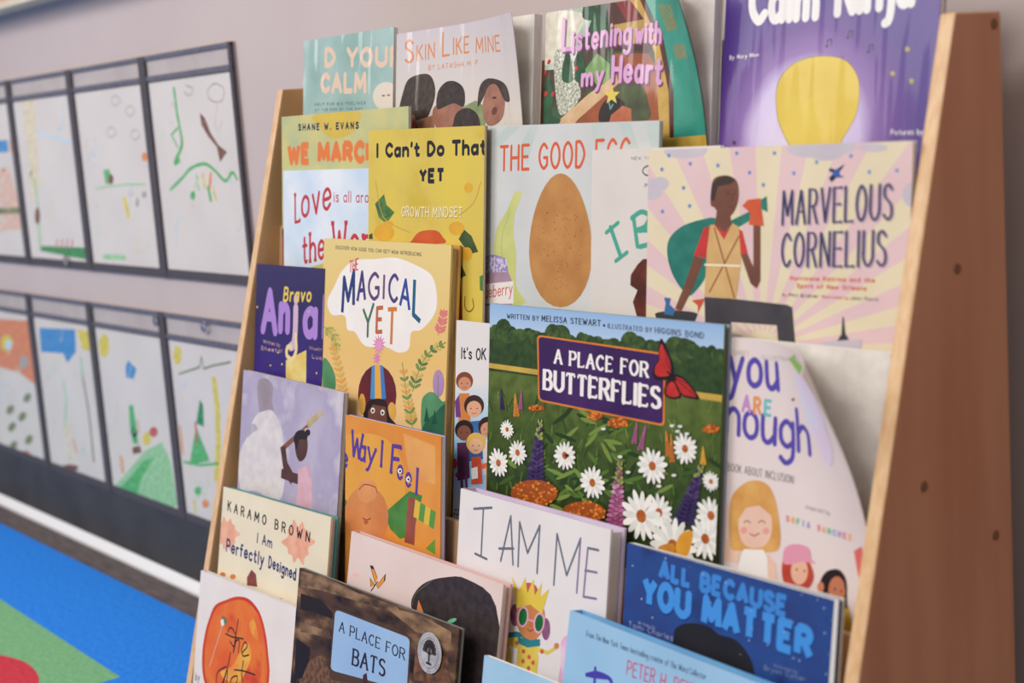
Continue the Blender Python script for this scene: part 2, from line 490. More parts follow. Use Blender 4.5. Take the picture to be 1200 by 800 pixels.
# ------------------------------------------------------------------ the room
WALL_Y = 0.10
wall_m = mat((204, 188, 184), (196, 180, 177), scale=3, rough=0.75, bump=0.05, name='wall_paint')
base_m = mat((78, 76, 76), (70, 67, 68), scale=14, rough=0.5, name='vinyl_base')
trim_m = mat((246, 246, 250), rough=0.22, spec=.5, name='white_trim')
floor_m = mat((122, 110, 110), (92, 84, 85), scale=40, rough=0.85, stretch=(0.5, 5, 1), bump=0.3, name='grey_carpet')
tag(bm_obj('wall_back', box(-6, 4, WALL_Y, WALL_Y + .1, 0, 2.6), wall_m), kind='structure')
tag(bm_obj('floor', box(-6, 4, -5, WALL_Y + .1, -.05, 0), floor_m), kind='structure')
tag(bm_obj('baseboard_back', box(-6, 4, WALL_Y - .006, WALL_Y, .019, .117, .002), base_m), kind='structure')
tag(bm_obj('trim_1', prism([(WALL_Y, 0), (WALL_Y, .019), (WALL_Y - .006, .019), (WALL_Y - .015, .005), (WALL_Y - .015, 0)], -6, 4, .001), trim_m), kind='structure')

# rug on the floor: a thick pad with woven coloured shapes
RZ = .008
blue_m = mat((56, 146, 244), (38, 128, 236), scale=140, rough=0.95, bump=0.25, spec=0.1, name='blue_pile')
green_m = mat((134, 192, 142), (118, 176, 128), scale=140, rough=0.95, bump=0.25, spec=0.1, name='green_pile')
red_m = mat((216, 72, 86), (202, 60, 76), scale=140, rough=0.95, bump=0.25, spec=0.1, name='red_pile')
rug = empty('area_rug', (-1.6, -1.0, 0), 'blue rug with green and red shapes on the grey floor', 'rug')
rs = Sheet((-3.2, -2.3, RZ), (1, 0, 0), (0, 1, 0), 3.16, 2.325)
rs.base(blue_m, blue_m, RZ - .0005)
rs.poly(green_m, [(-420, 430), (141, 793), (60, 818), (-200, 880)], 20)
rs.poly(red_m, [(-70, 763), (-20, 765), (8, 769), (30, 776), (43, 788), (45, 802), (30, 830), (-20, 850), (-80, 840)], 40, smooth=True)
ro = rs.build('pile', rug); ro.location = (-1.6, -1.3, RZ)

# pinboard with a tray high on the wall, its lower edge just in the picture
pb = empty('bulletin_board', (-1.2, WALL_Y, H + .18), 'cream framed pinboard with a ledge above the upper pocket chart', 'board')
frame_m = mat((224, 212, 190), (214, 200, 176), scale=12, rough=0.45, name='cream_wood')
bm_obj('frame', box(-1.5, 1.4, -.05, 0, .005, .0165, .002), frame_m, pb)
bm_obj('panel', box(-1.45, 1.35, -.012, 0, .0165, .75), mat((205, 168, 150), (196, 156, 140), scale=5, rough=0.8), pb)

# ------------------------------------------------------------------ wall pocket charts with children's drawings
band_m = mat((92, 87, 92), (78, 74, 80), scale=300, rough=0.6, name='chart_webbing')
bandl_m = mat((112, 112, 126), (98, 96, 110), scale=200, rough=0.5, name='chart_webbing_thin')
film_m = mat((196, 184, 180), (184, 172, 170), scale=16, rough=0.35, name='frosted_vinyl')
back_m = mat((176, 168, 168), rough=0.6, name='chart_backing')
metal_m = mat((225, 222, 222), rough=0.25, metal=1, name='eyelet_metal')
paper_m = mat((232, 223, 216), (225, 216, 210), scale=9, rough=0.7, name='drawing_paper')
def vinyl():
    m = bpy.data.materials.new('clear_vinyl'); m.use_nodes = True
    nt = m.node_tree; nt.nodes.clear()
    o = nt.nodes.new('ShaderNodeOutputMaterial'); mx = nt.nodes.new('ShaderNodeMixShader')
    t = nt.nodes.new('ShaderNodeBsdfTransparent'); g = nt.nodes.new('ShaderNodeBsdfGlossy')
    g.inputs['Roughness'].default_value = 0.25; mx.inputs[0].default_value = 0.05
    nt.links.new(t.outputs[0], mx.inputs[1]); nt.links.new(g.outputs[0], mx.inputs[2]); nt.links.new(mx.outputs[0], o.inputs[0])
    return m
vinyl_m = vinyl()
DR = {}
def chart(xr, zt, zb, zh, n, label, cols):
    PW = .2815
    x0 = xr - n * PW
    y = WALL_Y
    r = empty('pocket_chart', ((x0 + xr) / 2, y, H + zb), label, 'pocket chart', 'pocket charts on the wall')
    ox, oz = (x0 + xr) / 2, zb
    L = lambda bmx, name, m: bm_obj(name, bmx, m, r)
    hh = zt - zb
    L(box(x0 - ox, xr - ox, -.0025, -.0008, 0, hh), 'backing', back_m)
    L(box(x0 - ox, xr - ox, -.0070, -.0027, hh - .007, hh, .0008), 'top_band', bandl_m)
    L(box(x0 - ox, xr - ox, -.0070, -.0045, zh - zb - .008, zh - zb, .0008), 'header_band', bandl_m)
    L(box(x0 - ox, xr - ox, -.0070, -.0027, 0, .012, .0008), 'bottom_band', band_m)
    for k in range(n):
        a, b = x0 + k * PW - ox, x0 + (k + 1) * PW - ox
        L(box(a + .012, b - .012, -.0040, -.0028, zh - zb, hh - .007), 'header_strip', film_m)
        L(box(a + .011, b - .011, -.0062, -.0058, .010, zh - zb - .006), 'clear_pocket', vinyl_m)
    for k in range(n + 1):
        a = x0 + k * PW - ox
        w_ = .011 if 0 < k < n else .008
        L(box(max(a - w_, x0 - ox), min(a + w_, xr - ox), -.0085, -.0027, 0, hh, .001), 'divider_band', band_m)
    for k in cols:                     # eyelets in some headers
        for (px, py) in cols[k]:
            d = ray(px, py); t = (y - .009 - CAM[1]) / d[1]; P = CAM + t * d
            bm = bmesh.new()
            bmesh.ops.create_circle(bm, segments=18, radius=.0085)
            m4 = Matrix.Rotation(math.pi / 2, 4, 'X')
            ring = [v.co.copy() for v in bm.verts]; bm.clear()
            R0, R1 = [], []
            for dep in (0, .002):
                R0.append([bm.verts.new((c.x * .6, -dep, c.y * .6)) for c in ring]); R1.append([bm.verts.new((c.x, -dep, c.y)) for c in ring])
            N = len(ring)
            for i in range(N):
                j = (i + 1) % N
                bm.faces.new((R0[1][i], R0[1][j], R1[1][j], R1[1][i])); bm.faces.new((R1[1][i], R1[1][j], R1[0][j], R1[0][i])); bm.faces.new((R0[0][i], R0[0][j], R0[1][j], R0[1][i]))
            g = bm_obj('eyelet', bm, metal_m, r); g.location = (P[0] - ox, P[1] - y, P[2] - H - oz)
    out = []
    for k in range(n):
        a, b = x0 + k * PW + .0125, x0 + (k + 1) * PW - .0125
        s = Sheet((a, y - .0045, H + zb + .0125), (1, 0, 0), (0, 0, 1), b - a, zh - zb - .0225)
        s.base(paper_m, paper_m, .0004)
        out.append(s)
    return out
up = chart(-.279, .0745, -.251, .045, 5, 'upper grey pocket chart on the wall, nearest the pinboard', {0: [(77.5, 304.5)]})
lo = chart(-.306, -.306, -.630, -.338, 5, 'lower grey pocket chart on the wall, just above the dark baseboard', {0: [(183, 375.5), (239.5, 382.5)]})

def crayon(c, c2=None): return mat(c, c2 or tuple(min(255, v + 28) for v in c), scale=120, rough=0.8, lo=.4, hi=.7, name='crayon')
gr, dg, br, og, bl, ye, rd, gy, lg = (crayon(c) for c in ((86, 176, 104), (58, 140, 84), (122, 78, 66), (226, 140, 84), (72, 142, 200), (216, 198, 84), (196, 92, 86), (170, 166, 164), (150, 200, 150)))
pinky = crayon((222, 184, 166)); pale = crayon((196, 214, 226)); cream_c = crayon((222, 208, 178)); oran = crayon((228, 132, 106), (232, 170, 120)); olive = crayon((128, 134, 96))

# upper row, from the right
d = up[4]
d.stroke(gr, [(204, 104), (207, 130), (211, 152), (213, 170), (205, 190), (210, 188)], 6, smooth=True)
d.stroke(gr, [(208, 150), (201, 158), (208, 172)], 3)
d.poly(br, [(234, 132), (240, 138), (247, 156), (256, 170), (266, 178), (258, 190), (254, 172), (244, 160), (236, 146)])
d.stroke(gy, [(251, 98), (262, 104), (260, 118), (248, 118), (243, 108), (251, 98)], 2, smooth=True)
d.stroke(gy, [(218, 100), (226, 104), (222, 112), (216, 108)], 2, smooth=True)
d.stroke(gr, [(200, 222), (214, 208), (224, 197), (240, 192), (252, 200), (264, 212), (272, 202), (278, 210)], 4, smooth=True)
d.stroke(og, [(247, 204), (246, 219)], 6); d.stroke(ye, [(238, 204), (240, 219)], 5); d.stroke(lg, [(230, 205), (233, 222)], 4)
d.stroke(gr, [(244, 220), (247, 234)], 6); d.stroke(ye, [(250, 222), (253, 234)], 5); d.ell(gr, 226, 229, 3, 5)
d = up[3]
d.poly(gr, [(121, 199), (128, 198), (131, 214), (124, 216)]); d.ell(br, 130, 210, 3, 6)
d.stroke(ye, [(146, 234), (150, 251)], 10); d.ell(og, 169.5, 184, 3.4, 5.5); d.ell(gy, 169, 228, 3, 4); d.ell(gy, 161, 237, 2, 6)
d.stroke(lg, [(112, 221), (130, 218), (150, 216), (170, 216)], 2)
d.stroke(lg, [(122, 301), (136, 301), (146, 302)], 6)
for q in ((130, 155), (158, 158), (135, 118), (152, 130)):
    d.stroke(gy, [(q[0], q[1] - 6), (q[0] + 6, q[1]), (q[0], q[1] + 6), (q[0] - 5, q[1]), (q[0], q[1] - 6)], 1.5, smooth=True)
d = up[2]
d.stroke(bl, [(40, 113), (60, 112), (82, 109)], 4); d.stroke(pale, [(34, 152), (60, 160), (92, 170)], 4)
d.poly(cream_c, [(25, 116), (40, 114), (46, 210), (38, 240), (34, 190)])
d.poly(dg, [(46, 288), (100, 290), (101, 304), (48, 294)])
for x in (66, 72, 78, 84): d.stroke(rd, [(x, 290), (x + 1, 281)], 3)
d.stroke(lg, [(40, 210), (44, 236), (46, 270), (47, 290)], 5, smooth=True); d.ell(br, 44, 253, 3, 10)
d = up[1]
d.poly(pinky, [(-14, 200), (10, 196), (24, 240), (30, 268), (-10, 272)]); d.poly(olive, [(-4, 244), (22, 243), (24, 250), (-4, 251)])
d.poly(bl, [(-6, 165), (9, 164), (10, 178), (-6, 179)]); d.stroke(og, [(12, 166), (13, 178)], 4)
# lower row, from the right
d = lo[4]
d.ell(ye, 208, 416, 5, 11); d.stroke(olive, [(210, 438), (222, 434), (234, 430), (236, 418), (239, 432), (250, 428), (262, 426), (270, 424)], 2.5)
d.stroke(ye, [(251, 446), (255, 480), (256, 520), (254, 560)], 13); d.poly(dg, [(234, 468), (238, 474), (239, 500), (230, 496)])
d.poly(gr, [(222, 545), (226, 520), (230, 500), (238, 520), (246, 540)]); d.stroke(rd, [(229, 496), (231, 518)], 5)
d.stroke(gr, [(216, 541), (234, 545), (256, 543)], 3); d.ell(gr, 232, 575, 4, 5); d.stroke(ye, [(228, 586), (229, 600)], 5); d.ell(og, 241, 590, 4, 5)
d.stroke(og, [(211, 500), (214, 530)], 5)
d = lo[3]
d.ell(ye, 122, 405, 6, 14); d.poly(bl, [(147, 430), (150, 422), (160, 432), (158, 444), (148, 442)])
d.poly(gr, [(151, 475), (156, 474), (160, 500), (162, 520), (156, 520), (152, 498)]); d.stroke(og, [(161, 492), (163, 506)], 3)
d.ell(ye, 172, 514, 5, 8); d.ell(rd, 180, 506, 5, 6)
d.poly(lg, [(132, 572), (150, 552), (170, 528), (190, 518), (200, 540), (208, 592), (190, 598), (160, 590)])
d.poly(gr, [(138, 574), (152, 560), (168, 540), (180, 536), (166, 560), (160, 584)]); d.stroke(og, [(142, 536), (144, 552)], 6)
d.poly(br, [(155, 524), (164, 522), (166, 530), (156, 532)])
d = lo[2]
d.poly(bl, [(46, 384), (88, 386), (89, 412), (79, 425), (74, 414), (48, 412)]); d.poly(ye, [(90, 386), (104, 388), (105, 412), (96, 408)])
d.stroke(br, [(96, 436), (102, 470), (106, 500), (110, 540)], 4, smooth=True); d.stroke(lg, [(95, 420), (97, 440)], 5)
d.stroke(lg, [(74, 446), (78, 470), (76, 500)], 4); d.stroke(cream_c, [(78, 500), (82, 530), (84, 555)], 9); d.ell(br, 82, 548, 10, 4)
d.stroke(lg, [(62, 552), (84, 560), (110, 568)], 6); d.stroke(og, [(86, 515), (90, 530)], 4)
d = lo[1]
d.poly(oran, [(-30, 372), (41, 376), (43, 452), (22, 436), (-2, 430), (-30, 425)])
d.ell(ye, 8, 402, 7, 10); d.ell(gy, 28, 424, 5, 8); d.ell(pale, 10, 404, 4, 6)
for q in ((32, 466), (12, 480), (26, 488), (14, 500), (34, 515), (16, 522)): d.ell(olive, q[0], q[1], 4, 6, .5)
d.poly(lg, [(-10, 515), (20, 530), (46, 548), (46, 552), (10, 540), (-10, 530)]); d.ell(rd, 30, 532, 5, 4)

rq = random.Random(9)
tints = [crayon((200, 212, 190)), crayon((214, 200, 184)), crayon((196, 208, 216)), crayon((220, 208, 176)), crayon((206, 198, 196))]
for arr in (up, lo):
    for s in arr:
        for k in range(16):
            u, v = rq.uniform(.02, s.w - .02), rq.uniform(.02, s.h - .03); L_ = rq.uniform(.01, .04); a = rq.uniform(0, 6.28)
            s.stroke_uv(rq.choice(tints), catmull([(u + L_ * t * math.cos(a + t), v + L_ * t * math.sin(a + t * 1.7)) for t in (0, .4, .8, 1.2)], 4), rq.uniform(.0015, .005), lay=2 + k % 3)
labs = {('u', 4): "child's drawing of a brown trunk and green squiggle, upper chart's rightmost pocket",
        ('u', 3): "child's drawing with small yellow and green spots, second from right in the upper chart",
        ('u', 2): "child's drawing with a bright green grass strip, upper chart",
        ('u', 1): "child's drawing with a pink hill cut by the picture edge, upper chart",
        ('l', 4): "child's drawing with a tall yellow stripe and green tree beside the rack, lower chart",
        ('l', 3): "child's drawing of a large green hill with a blue cloud, lower chart",
        ('l', 2): "child's drawing with a big blue sky patch and yellow sun, lower chart",
        ('l', 1): "child's drawing with an orange sky block, lower chart"}
for key, arr in (('u', up), ('l', lo)):
    for k, s in enumerate(arr):
        if k == 0: continue
        o = s.build('child_drawing', None)
        o.matrix_world = Matrix(((s.ux[0], s.uy[0], s.n[0], s.O[0]), (s.ux[1], s.uy[1], s.n[1], s.O[1]), (s.ux[2], s.uy[2], s.n[2], s.O[2]), (0, 0, 0, 1)))
        tag(o, labs[key, k], 'drawing', "children's drawings in the pocket charts")

# ------------------------------------------------------------------ the display rack
S, W, TH, DTOP = 0.288276, 0.92, 0.0125, 0.0512
face_m = mat((194, 136, 102), (182, 122, 89), scale=9, rough=0.42, stretch=(3, 3, .5), name='birch_face', bump=.03)
edge_m = mat((230, 192, 148), (216, 172, 124), scale=40, rough=0.3, stretch=(6, 6, .6), name='birch_edge')
board_m = mat((214, 176, 134), (204, 164, 120), scale=16, rough=0.45, stretch=(.4, 3, 3), name='birch_board')
inner_m = mat((208, 168, 122), (196, 154, 108), scale=9, rough=0.42, stretch=(3, 3, .5), name='birch_inner')
hole_m = mat((132, 92, 70), rough=0.8, spec=.05, name='screw_plug')
ZF = {i: H - .45209 - .13 * (i - 3) for i in range(1, 6)}
CL = {1: .03, 2: .03, 3: .03, 4: .021, 5: -.024}
rack = empty('book_display_rack', (W / 2, 0, 0), 'wooden tiered book display rack with slanted brown side panels against the wall', 'book rack')
def rp(name, bm, mats): 
    for v in bm.verts: v.co.x -= W / 2
    return bm_obj(name, bm, mats, rack)
for x0 in (0, W - TH):
    bm = prism([(0, H), (DTOP, H), (DTOP, 0), (-S * H, 0)], x0, x0 + TH, .0022)
    bm.normal_update()
    for f in bm.faces: f.material_index = 1 if abs(f.normal.x) < .75 else 0 if (f.normal.x > 0) == (x0 > 0) else 2
    o = rp('side_panel', bm, [face_m, edge_m, inner_m])
    if x0:
        for px, py in ((1165, 28), (1122, 315), (1083, 570), (1167, 627)):
            d = ray(px, py); t = (W - CAM[0]) / d[0]; P = CAM + t * d
            bm_obj('screw_plug', cyl((P[0] - W / 2 - .001, P[1], P[2]), (1, 0, 0), .0038, .0018, 16, .0005), hole_m, o)
for i in range(1, 6):
    z = ZF[i]; y = S * (z - H)
    rp('ledge', box(TH, W - TH, y + CL[i] + .006, y + .064, z - .008, z), board_m)
    yl = y + CL[i]
    rp('lip', prism([(yl - .14 * .008, z - .008), (yl + .14 * .038, z + .038), (yl + .14 * .038 + .006, z + .038), (yl - .14 * .008 + .006, z - .008)], TH, W - TH, .001), board_m)
    hb = H + .0005 - z if i == 1 else .120
    yb = y + .058
    rp('back_panel', prism([(yb, z), (yb + .14 * hb, z + hb), (yb + .14 * hb + .005, z + hb), (yb + .005, z)], TH, W - TH, .0006), board_m)
yk = S * (ZF[5] - H)
rp('kick_board', box(TH, W - TH, yk + .0, yk + .012, 0, ZF[5] - .008), board_m)
# ------------------------------------------------------------------ picture books
page_m = mat((236, 230, 222), (214, 207, 200), scale=40, rough=0.7, stretch=(1, 1, 45), name='page_edges')
white_in = mat((228, 221, 216), rough=0.6, name='inside_paper')
GROUP = 'picture books on the display rack'
def book(label, tl, tr, tier, cb, s, thick, hard, m_cover, m_side, bend=None, wide=None, m_page=None, cat='book', m_in=None):
    z0 = ZF[tier]; yb = S * (z0 - H) + cb
    def onp(p):
        d = ray(*p); n = np.array([0, -1., s])
        t = ((np.array([0, yb, z0]) - CAM) @ n) / (d @ n); return CAM + t * d
    n = np.array([0, -1., s]); n /= np.linalg.norm(n)
    TL = onp(tl)
    if isinstance(tr, tuple):
        dv = onp(tr) - TL; w = np.linalg.norm(dv); ux = dv / w
        if abs(ux[2]) < .006: ux = np.array([1., 0, 0])
    else: w = tr; ux = np.array([1., 0, 0])
    if wide: w = wide
    uy = np.cross(n, ux)
    drop = thick * n[2] + 1e-4
    low = min(TL[2], (TL + w * ux)[2])
    h = (low - z0 - drop) / uy[2]
    O = TL - uy * h
    sh = Sheet(O, ux, uy, w, h)
    if bend:
        if bend[0] == 'px':                       # fold line through two photo points on the flat cover, radius, limit
            a, b = sh.uv(bend[1]), sh.uv(bend[2]); dv = b - a
            nn = np.array([dv[1], -dv[0]]); nn /= np.linalg.norm(nn)
            if nn[0] < 0: nn = -nn
            sh.bend = (a[0], a[1], math.atan2(nn[1], nn[0]), bend[3], bend[4])
        else: sh.bend = bend
    root = empty('picture_book', (0, 0, 0), label, cat, GROUP)
    root.matrix_world = Matrix(((ux[0], uy[0], n[0], O[0]), (ux[1], uy[1], n[1], O[1]), (ux[2], uy[2], n[2], O[2]), (0, 0, 0, 1)))
    tc = .0022 if hard else .0006
    inset = .0035 if hard else .0006
    sh.base(m_cover, m_in or (m_cover if not bend else white_in), tc)
    mp = m_page or page_m
    def lb(name, a, m, bev=0):
        return bm_obj(name, box(*a, bev), m, root)
    lb('page_block', (tc + .0002, w - inset, inset, h - inset, -(thick - tc) + .0001, -tc - .0001), mp)
    lb('back_cover', (0, w, 0, h, -thick, -(thick - tc)), m_side, .0003)
    lb('spine', (0, tc, 0, h, -(thick - tc) + .0001, -tc - .0001), m_side)
    sh.root = root
    return sh
def done(sh): return sh.build('front_cover', sh.root)
def ZM(x0, y0, k): return lambda *p: [(x0 + p[i] / k, y0 + p[i + 1] / k) for i in range(0, len(p), 2)] if len(p) > 2 else (x0 + p[0] / k, y0 + p[1] / k)
def ink(*c): return mat(c, rough=.45, name='print_ink')
def tone(a, b, sc=90, **k): return mat(a, b, scale=sc, rough=.45, **k)
def arc_text(s, m, txt, pts, caps, **k):
    for i, ch in enumerate(txt):
        if ch == ' ': continue
        (a, b) = pts[i]
        s.text(m[i % len(m)] if isinstance(m, list) else m, ch, a, b, caps[i] if isinstance(caps, list) else caps, **k)
def glyphs(s, m, items, **k):
    for i, (ch, x0, y0, x1, y1, cap) in enumerate(items):
        s.text(m[i % len(m)] if isinstance(m, (list, tuple)) else m, ch, (x0, y0), (x1, y1), cap, **k)
def star(cx, cy, r, k=5, inner=.42, rot=-math.pi / 2):
    return [(cx + (r if i % 2 == 0 else r * inner) * math.cos(rot + math.pi * i / k) * .85, cy + (r if i % 2 == 0 else r * inner) * math.sin(rot + math.pi * i / k)) for i in range(2 * k)]
def egg(cx, top, bot, r):
    P = []
    for i in range(32):
        t = 2 * math.pi * i / 32
        v = -math.cos(t); yy = (top + bot) / 2 + v * (bot - top) / 2
        P.append((cx + r * math.sin(t) * (1 + .17 * v), yy))
    return P
def frond(s, m, pts, n, ln, wd, ms=None):
    C_ = catmull(pts, 8)
    s.stroke(m, C_, 1.1)
    L = s.L + 1; s.L += 1
    for i in range(n):
        k = int((i + .5) / n * (len(C_) - 2)); a, b = C_[k], C_[k + 1]
        d = (b - a) / max(np.hypot(*(b - a)), 1e-6); ang = math.atan2(d[1], d[0])
        for sg in (-1, 1):
            th = ang + sg * .75; f = ln * (1 - .4 * i / n)
            c = a + np.array([math.cos(th), math.sin(th)]) * f * .55
            s.ell((ms or [m])[i % len(ms or [m])], c[0], c[1], f * .5, wd, th, lay=L, n=8)

blk = ink(38, 36, 42); wht = ink(238, 234, 230); navy = ink(40, 40, 74); org = ink(226, 122, 62); redi = ink(196, 62, 58)

# ---- top tier
GLOSS[0] = .55
blk = ink(38, 36, 42); wht = ink(238, 234, 230)
b = book('pale teal glossy picture book at the left end of the top tier', (358, 48), .181, 1, .046, .12, .005, False,
         mat((168, 196, 190), (140, 174, 166), scale=14, rough=.28, name='glossy_teal'), ink(170, 196, 190), bend=(.012, 0, math.pi, .03, .5))
p = ZM(300, 0, 4); pch = ink(228, 196, 170)
b.text(pch, 'D YOUR', p(318, 318), p(690, 318), 24, w=.26, gap=.04)
b.text(pch, 'CALM', p(300, 440), p(520, 440), 25, w=.26, gap=.04)
b.text(ink(84, 112, 130), 'HELP FOR BIG FEELINGS', p(275, 497), p(515, 490), 3.6, w=.2)
b.text(ink(84, 112, 130), 'AT THE END OF THE DAY', p(275, 522), p(500, 515), 3.2, w=.2)
b.ell(ink(226, 212, 196), *p(612, 452), 16, 17)
b.ell(ink(150, 120, 110), *p(598, 448), 2, 1.2); b.ell(ink(150, 120, 110), *p(622, 446), 2, 1.2)
done(b)

b = book('cream picture book with orange lettering above a row of dark haired heads, top tier', (465, 40), .192, 1, .042, .12, .010, False,
         ramp_mat([(0, (214, 196, 168)), (.45, (226, 214, 196)), (1, (206, 196, 200))], 1, .24, rough=.3, noise=.01), ink(216, 210, 210),
         bend=('px', (592, 290), (517, 15), .32, 1.2), wide=.226)
ohand = ink(222, 136, 72)
b.text(ohand, 'S', p(695, 300), p(740, 296), 28, w=.1)
b.text(ohand, 'KIN', p(752, 290), p(838, 272), 19, w=.11, jit=.04)
b.text(ohand, 'L', p(872, 268), p(908, 262), 29, w=.09)
b.text(ohand, 'IKE', p(922, 258), p(1000, 246), 20, w=.11, jit=.04)
b.text(ohand, 'MINE', p(1030, 248), p(1146, 240), 19, w=.11, jit=.04)
b.text(ohand, 'BY LATASHA M. P', p(808, 330), p(1040, 306), 6.5, w=.12, jit=.03)
hair = tone((62, 48, 46), (44, 34, 34), 160); hair2 = tone((74, 58, 48), (50, 40, 36), 160)
skin1 = tone((150, 98, 78), (128, 80, 66), 60); skin2 = tone((176, 120, 96), (150, 98, 80), 60)
leafg = tone((122, 140, 92), (150, 164, 116), 80)
b.poly(leafg, p(905, 560, 960, 505, 1030, 470, 1075, 500, 1075, 620, 900, 620))
b.poly(hair2, p(668, 520, 690, 430, 715, 372, 770, 348, 815, 352, 838, 400, 836, 470, 800, 560, 770, 610, 680, 610, 655, 570), smooth=True)
b.poly(skin1, p(690, 545, 740, 540, 748, 600, 700, 604, 670, 590), smooth=True); b.poly(ink(186, 74, 62), p(716, 578, 750, 572, 752, 610, 716, 612))
b.poly(skin2, p(748, 566, 830, 540, 838, 600, 760, 612))
b.poly(skin2, p(836, 500, 900, 480, 966, 496, 958, 560, 930, 604, 856, 604, 830, 560), smooth=True)
b.poly(hair, p(846, 470, 858, 420, 890, 385, 930, 380, 968, 405, 980, 450, 972, 500, 930, 484, 890, 498, 852, 512), smooth=True)
b.poly(hair, p(925, 580, 940, 530, 985, 505, 1030, 525, 1050, 570, 1040, 620, 930, 620), smooth=True)
b.poly(skin2, p(1062, 500, 1090, 400, 1130, 390, 1165, 430, 1160, 540, 1120, 585, 1080, 580), smooth=True)
b.poly(hair2, p(1040, 500, 1048, 410, 1080, 370, 1130, 372, 1172, 400, 1190, 470, 1165, 470, 1130, 400, 1095, 400, 1070, 450), smooth=True)
b.ell(blk, *p(1118, 458), 2.5, 1.2); b.ell(ink(110, 60, 56), *p(1118, 520), 3, 5, .3)
done(b)

b = book('picture book with curling corner, teal arch and pink script lettering, top tier', (640, 15), .196, 1, .044, .12, .010, False,
         tone((34, 64, 46), (52, 96, 62), 40, c3=(82, 60, 44)), white_in, bend=('px', (764, -12), (811, 175), .060, 1.1), wide=.212)
p = ZM(560, 0, 4)
cr_ = tone((214, 206, 184), (232, 226, 206), 120); dgr = tone((30, 62, 44), (44, 96, 58), 50); brn = tone((92, 48, 40), (66, 36, 32), 40)
b.poly(tone((158, 186, 168), (206, 212, 196), 45), p(320, 60, 520, 10, 540, 90, 480, 210, 440, 320, 300, 330))
b.poly(cr_, p(320, 70, 400, 50, 500, 70, 470, 160, 410, 250, 340, 300, 310, 280), smooth=True)
for q in ((520, 30), (560, 90), (590, 40), (545, 140), (600, 160)): b.poly(dgr, p(q[0] - 30, q[1] + 50, q[0] - 10, q[1] - 50, q[0] + 20, q[1] - 20, q[0] + 25, q[1] + 60), smooth=True)
b.poly(brn, p(590, -20, 740, -30, 800, 90, 810, 240, 640, 240, 620, 120))
b.poly(tone((156, 52, 46), (120, 40, 40), 40), p(640, 0, 720, 0, 760, 90, 700, 100))
b.poly(tone((196, 158, 78), (176, 132, 66), 40), p(620, 120, 830, 80, 830, 200, 620, 210))
b.poly(tone((172, 92, 50), (148, 74, 44), 30), p(640, 250, 800, 250, 850, 330, 850, 600, 440, 600, 640, 380))
b.poly(tone((66, 72, 50), (88, 98, 62), 60), p(640, 420, 700, 380, 770, 400, 800, 480, 800, 560, 640, 560), smooth=True)
b.poly(tone((140, 170, 98), (104, 150, 90), 50), p(500, 330, 560, 250, 620, 300, 620, 380, 560, 400))
b.poly(tone((210, 168, 122), (226, 190, 150), 60), p(350, 590, 520, 440, 650, 350, 660, 390, 470, 560, 440, 600))
spk = tone((228, 222, 206), (120, 132, 104), 380)
b.poly(spk, p(360, 250, 430, 250, 470, 380, 480, 460, 400, 540, 370, 480), smooth=True)
for q in ((320, 520), (330, 420), (300, 470), (480, 300), (420, 300)): b.poly(dgr, p(q[0] - 26, q[1] + 70, q[0] - 6, q[1] - 60, q[0] + 18, q[1] - 20, q[0] + 22, q[1] + 80), smooth=True)
b.poly(dgr, p(280, 560, 330, 540, 390, 560, 370, 610, 280, 610))
for q in ((316, 340), (334, 290), (318, 440), (352, 440), (462, 320)): b.ell(ink(196, 52, 56), *p(*q), 1.8, 3.2, .4)
b.poly(ink(44, 34, 32), p(570, 570, 570, 520, 600, 470, 650, 455, 690, 490, 640, 530, 610, 580), smooth=True)
b.poly(tone((198, 110, 72), (180, 94, 62), 60), p(610, 600, 625, 540, 680, 495, 720, 510, 724, 600))
b.poly(ink(226, 202, 90), star(*p(628, 446), 12))
b.stroke(ink(96, 170, 170), p(616, 480, 622, 510, 634, 490), 2)
b.poly(tone((196, 152, 70), (214, 176, 92), 50), p(700, -20, 760, -20, 850, 180, 900, 420, 905, 600, 910, 700, 850, 700, 850, 560, 830, 250, 780, 90), smooth=False)
b.poly(tone((96, 50, 40), (70, 36, 32), 40), p(752, -20, 775, -20, 870, 190, 918, 430, 920, 660, 900, 660, 895, 430, 850, 200))
b.poly(tone((62, 160, 138), (46, 138, 120), 24), p(775, -25, 1100, -25, 1100, 660, 920, 660, 918, 430, 872, 190))
b.poly(tone((150, 118, 62), (128, 140, 84), 50), p(845, 20, 905, 20, 935, 135, 885, 145)); b.poly(tone((150, 140, 100), (128, 120, 80), 50), p(915, 210, 965, 205, 985, 270, 930, 278))
b.poly(tone((212, 180, 78), (190, 150, 60), 50), p(850, 650, 1100, 628, 1100, 760, 830, 760))
pk, pkd = ink(222, 166, 206), ink(120, 62, 110)
for s_, a, c, cap, w_ in (('L', (392, 245), (440, 240), 40, .13), ('istening', (440, 250), (718, 210), 30, .15), ('with', (738, 200), (858, 205), 27, .17), ('my', (482, 410), (590, 400), 24, .2), ('Heart', (625, 392), (862, 398), 33, .17)):
    b.text(pk, s_, p(*a), p(*c), cap, w=w_, jit=.05, shadow=(pkd, (.07, -.07), 1.1), slant=.05)
done(b)

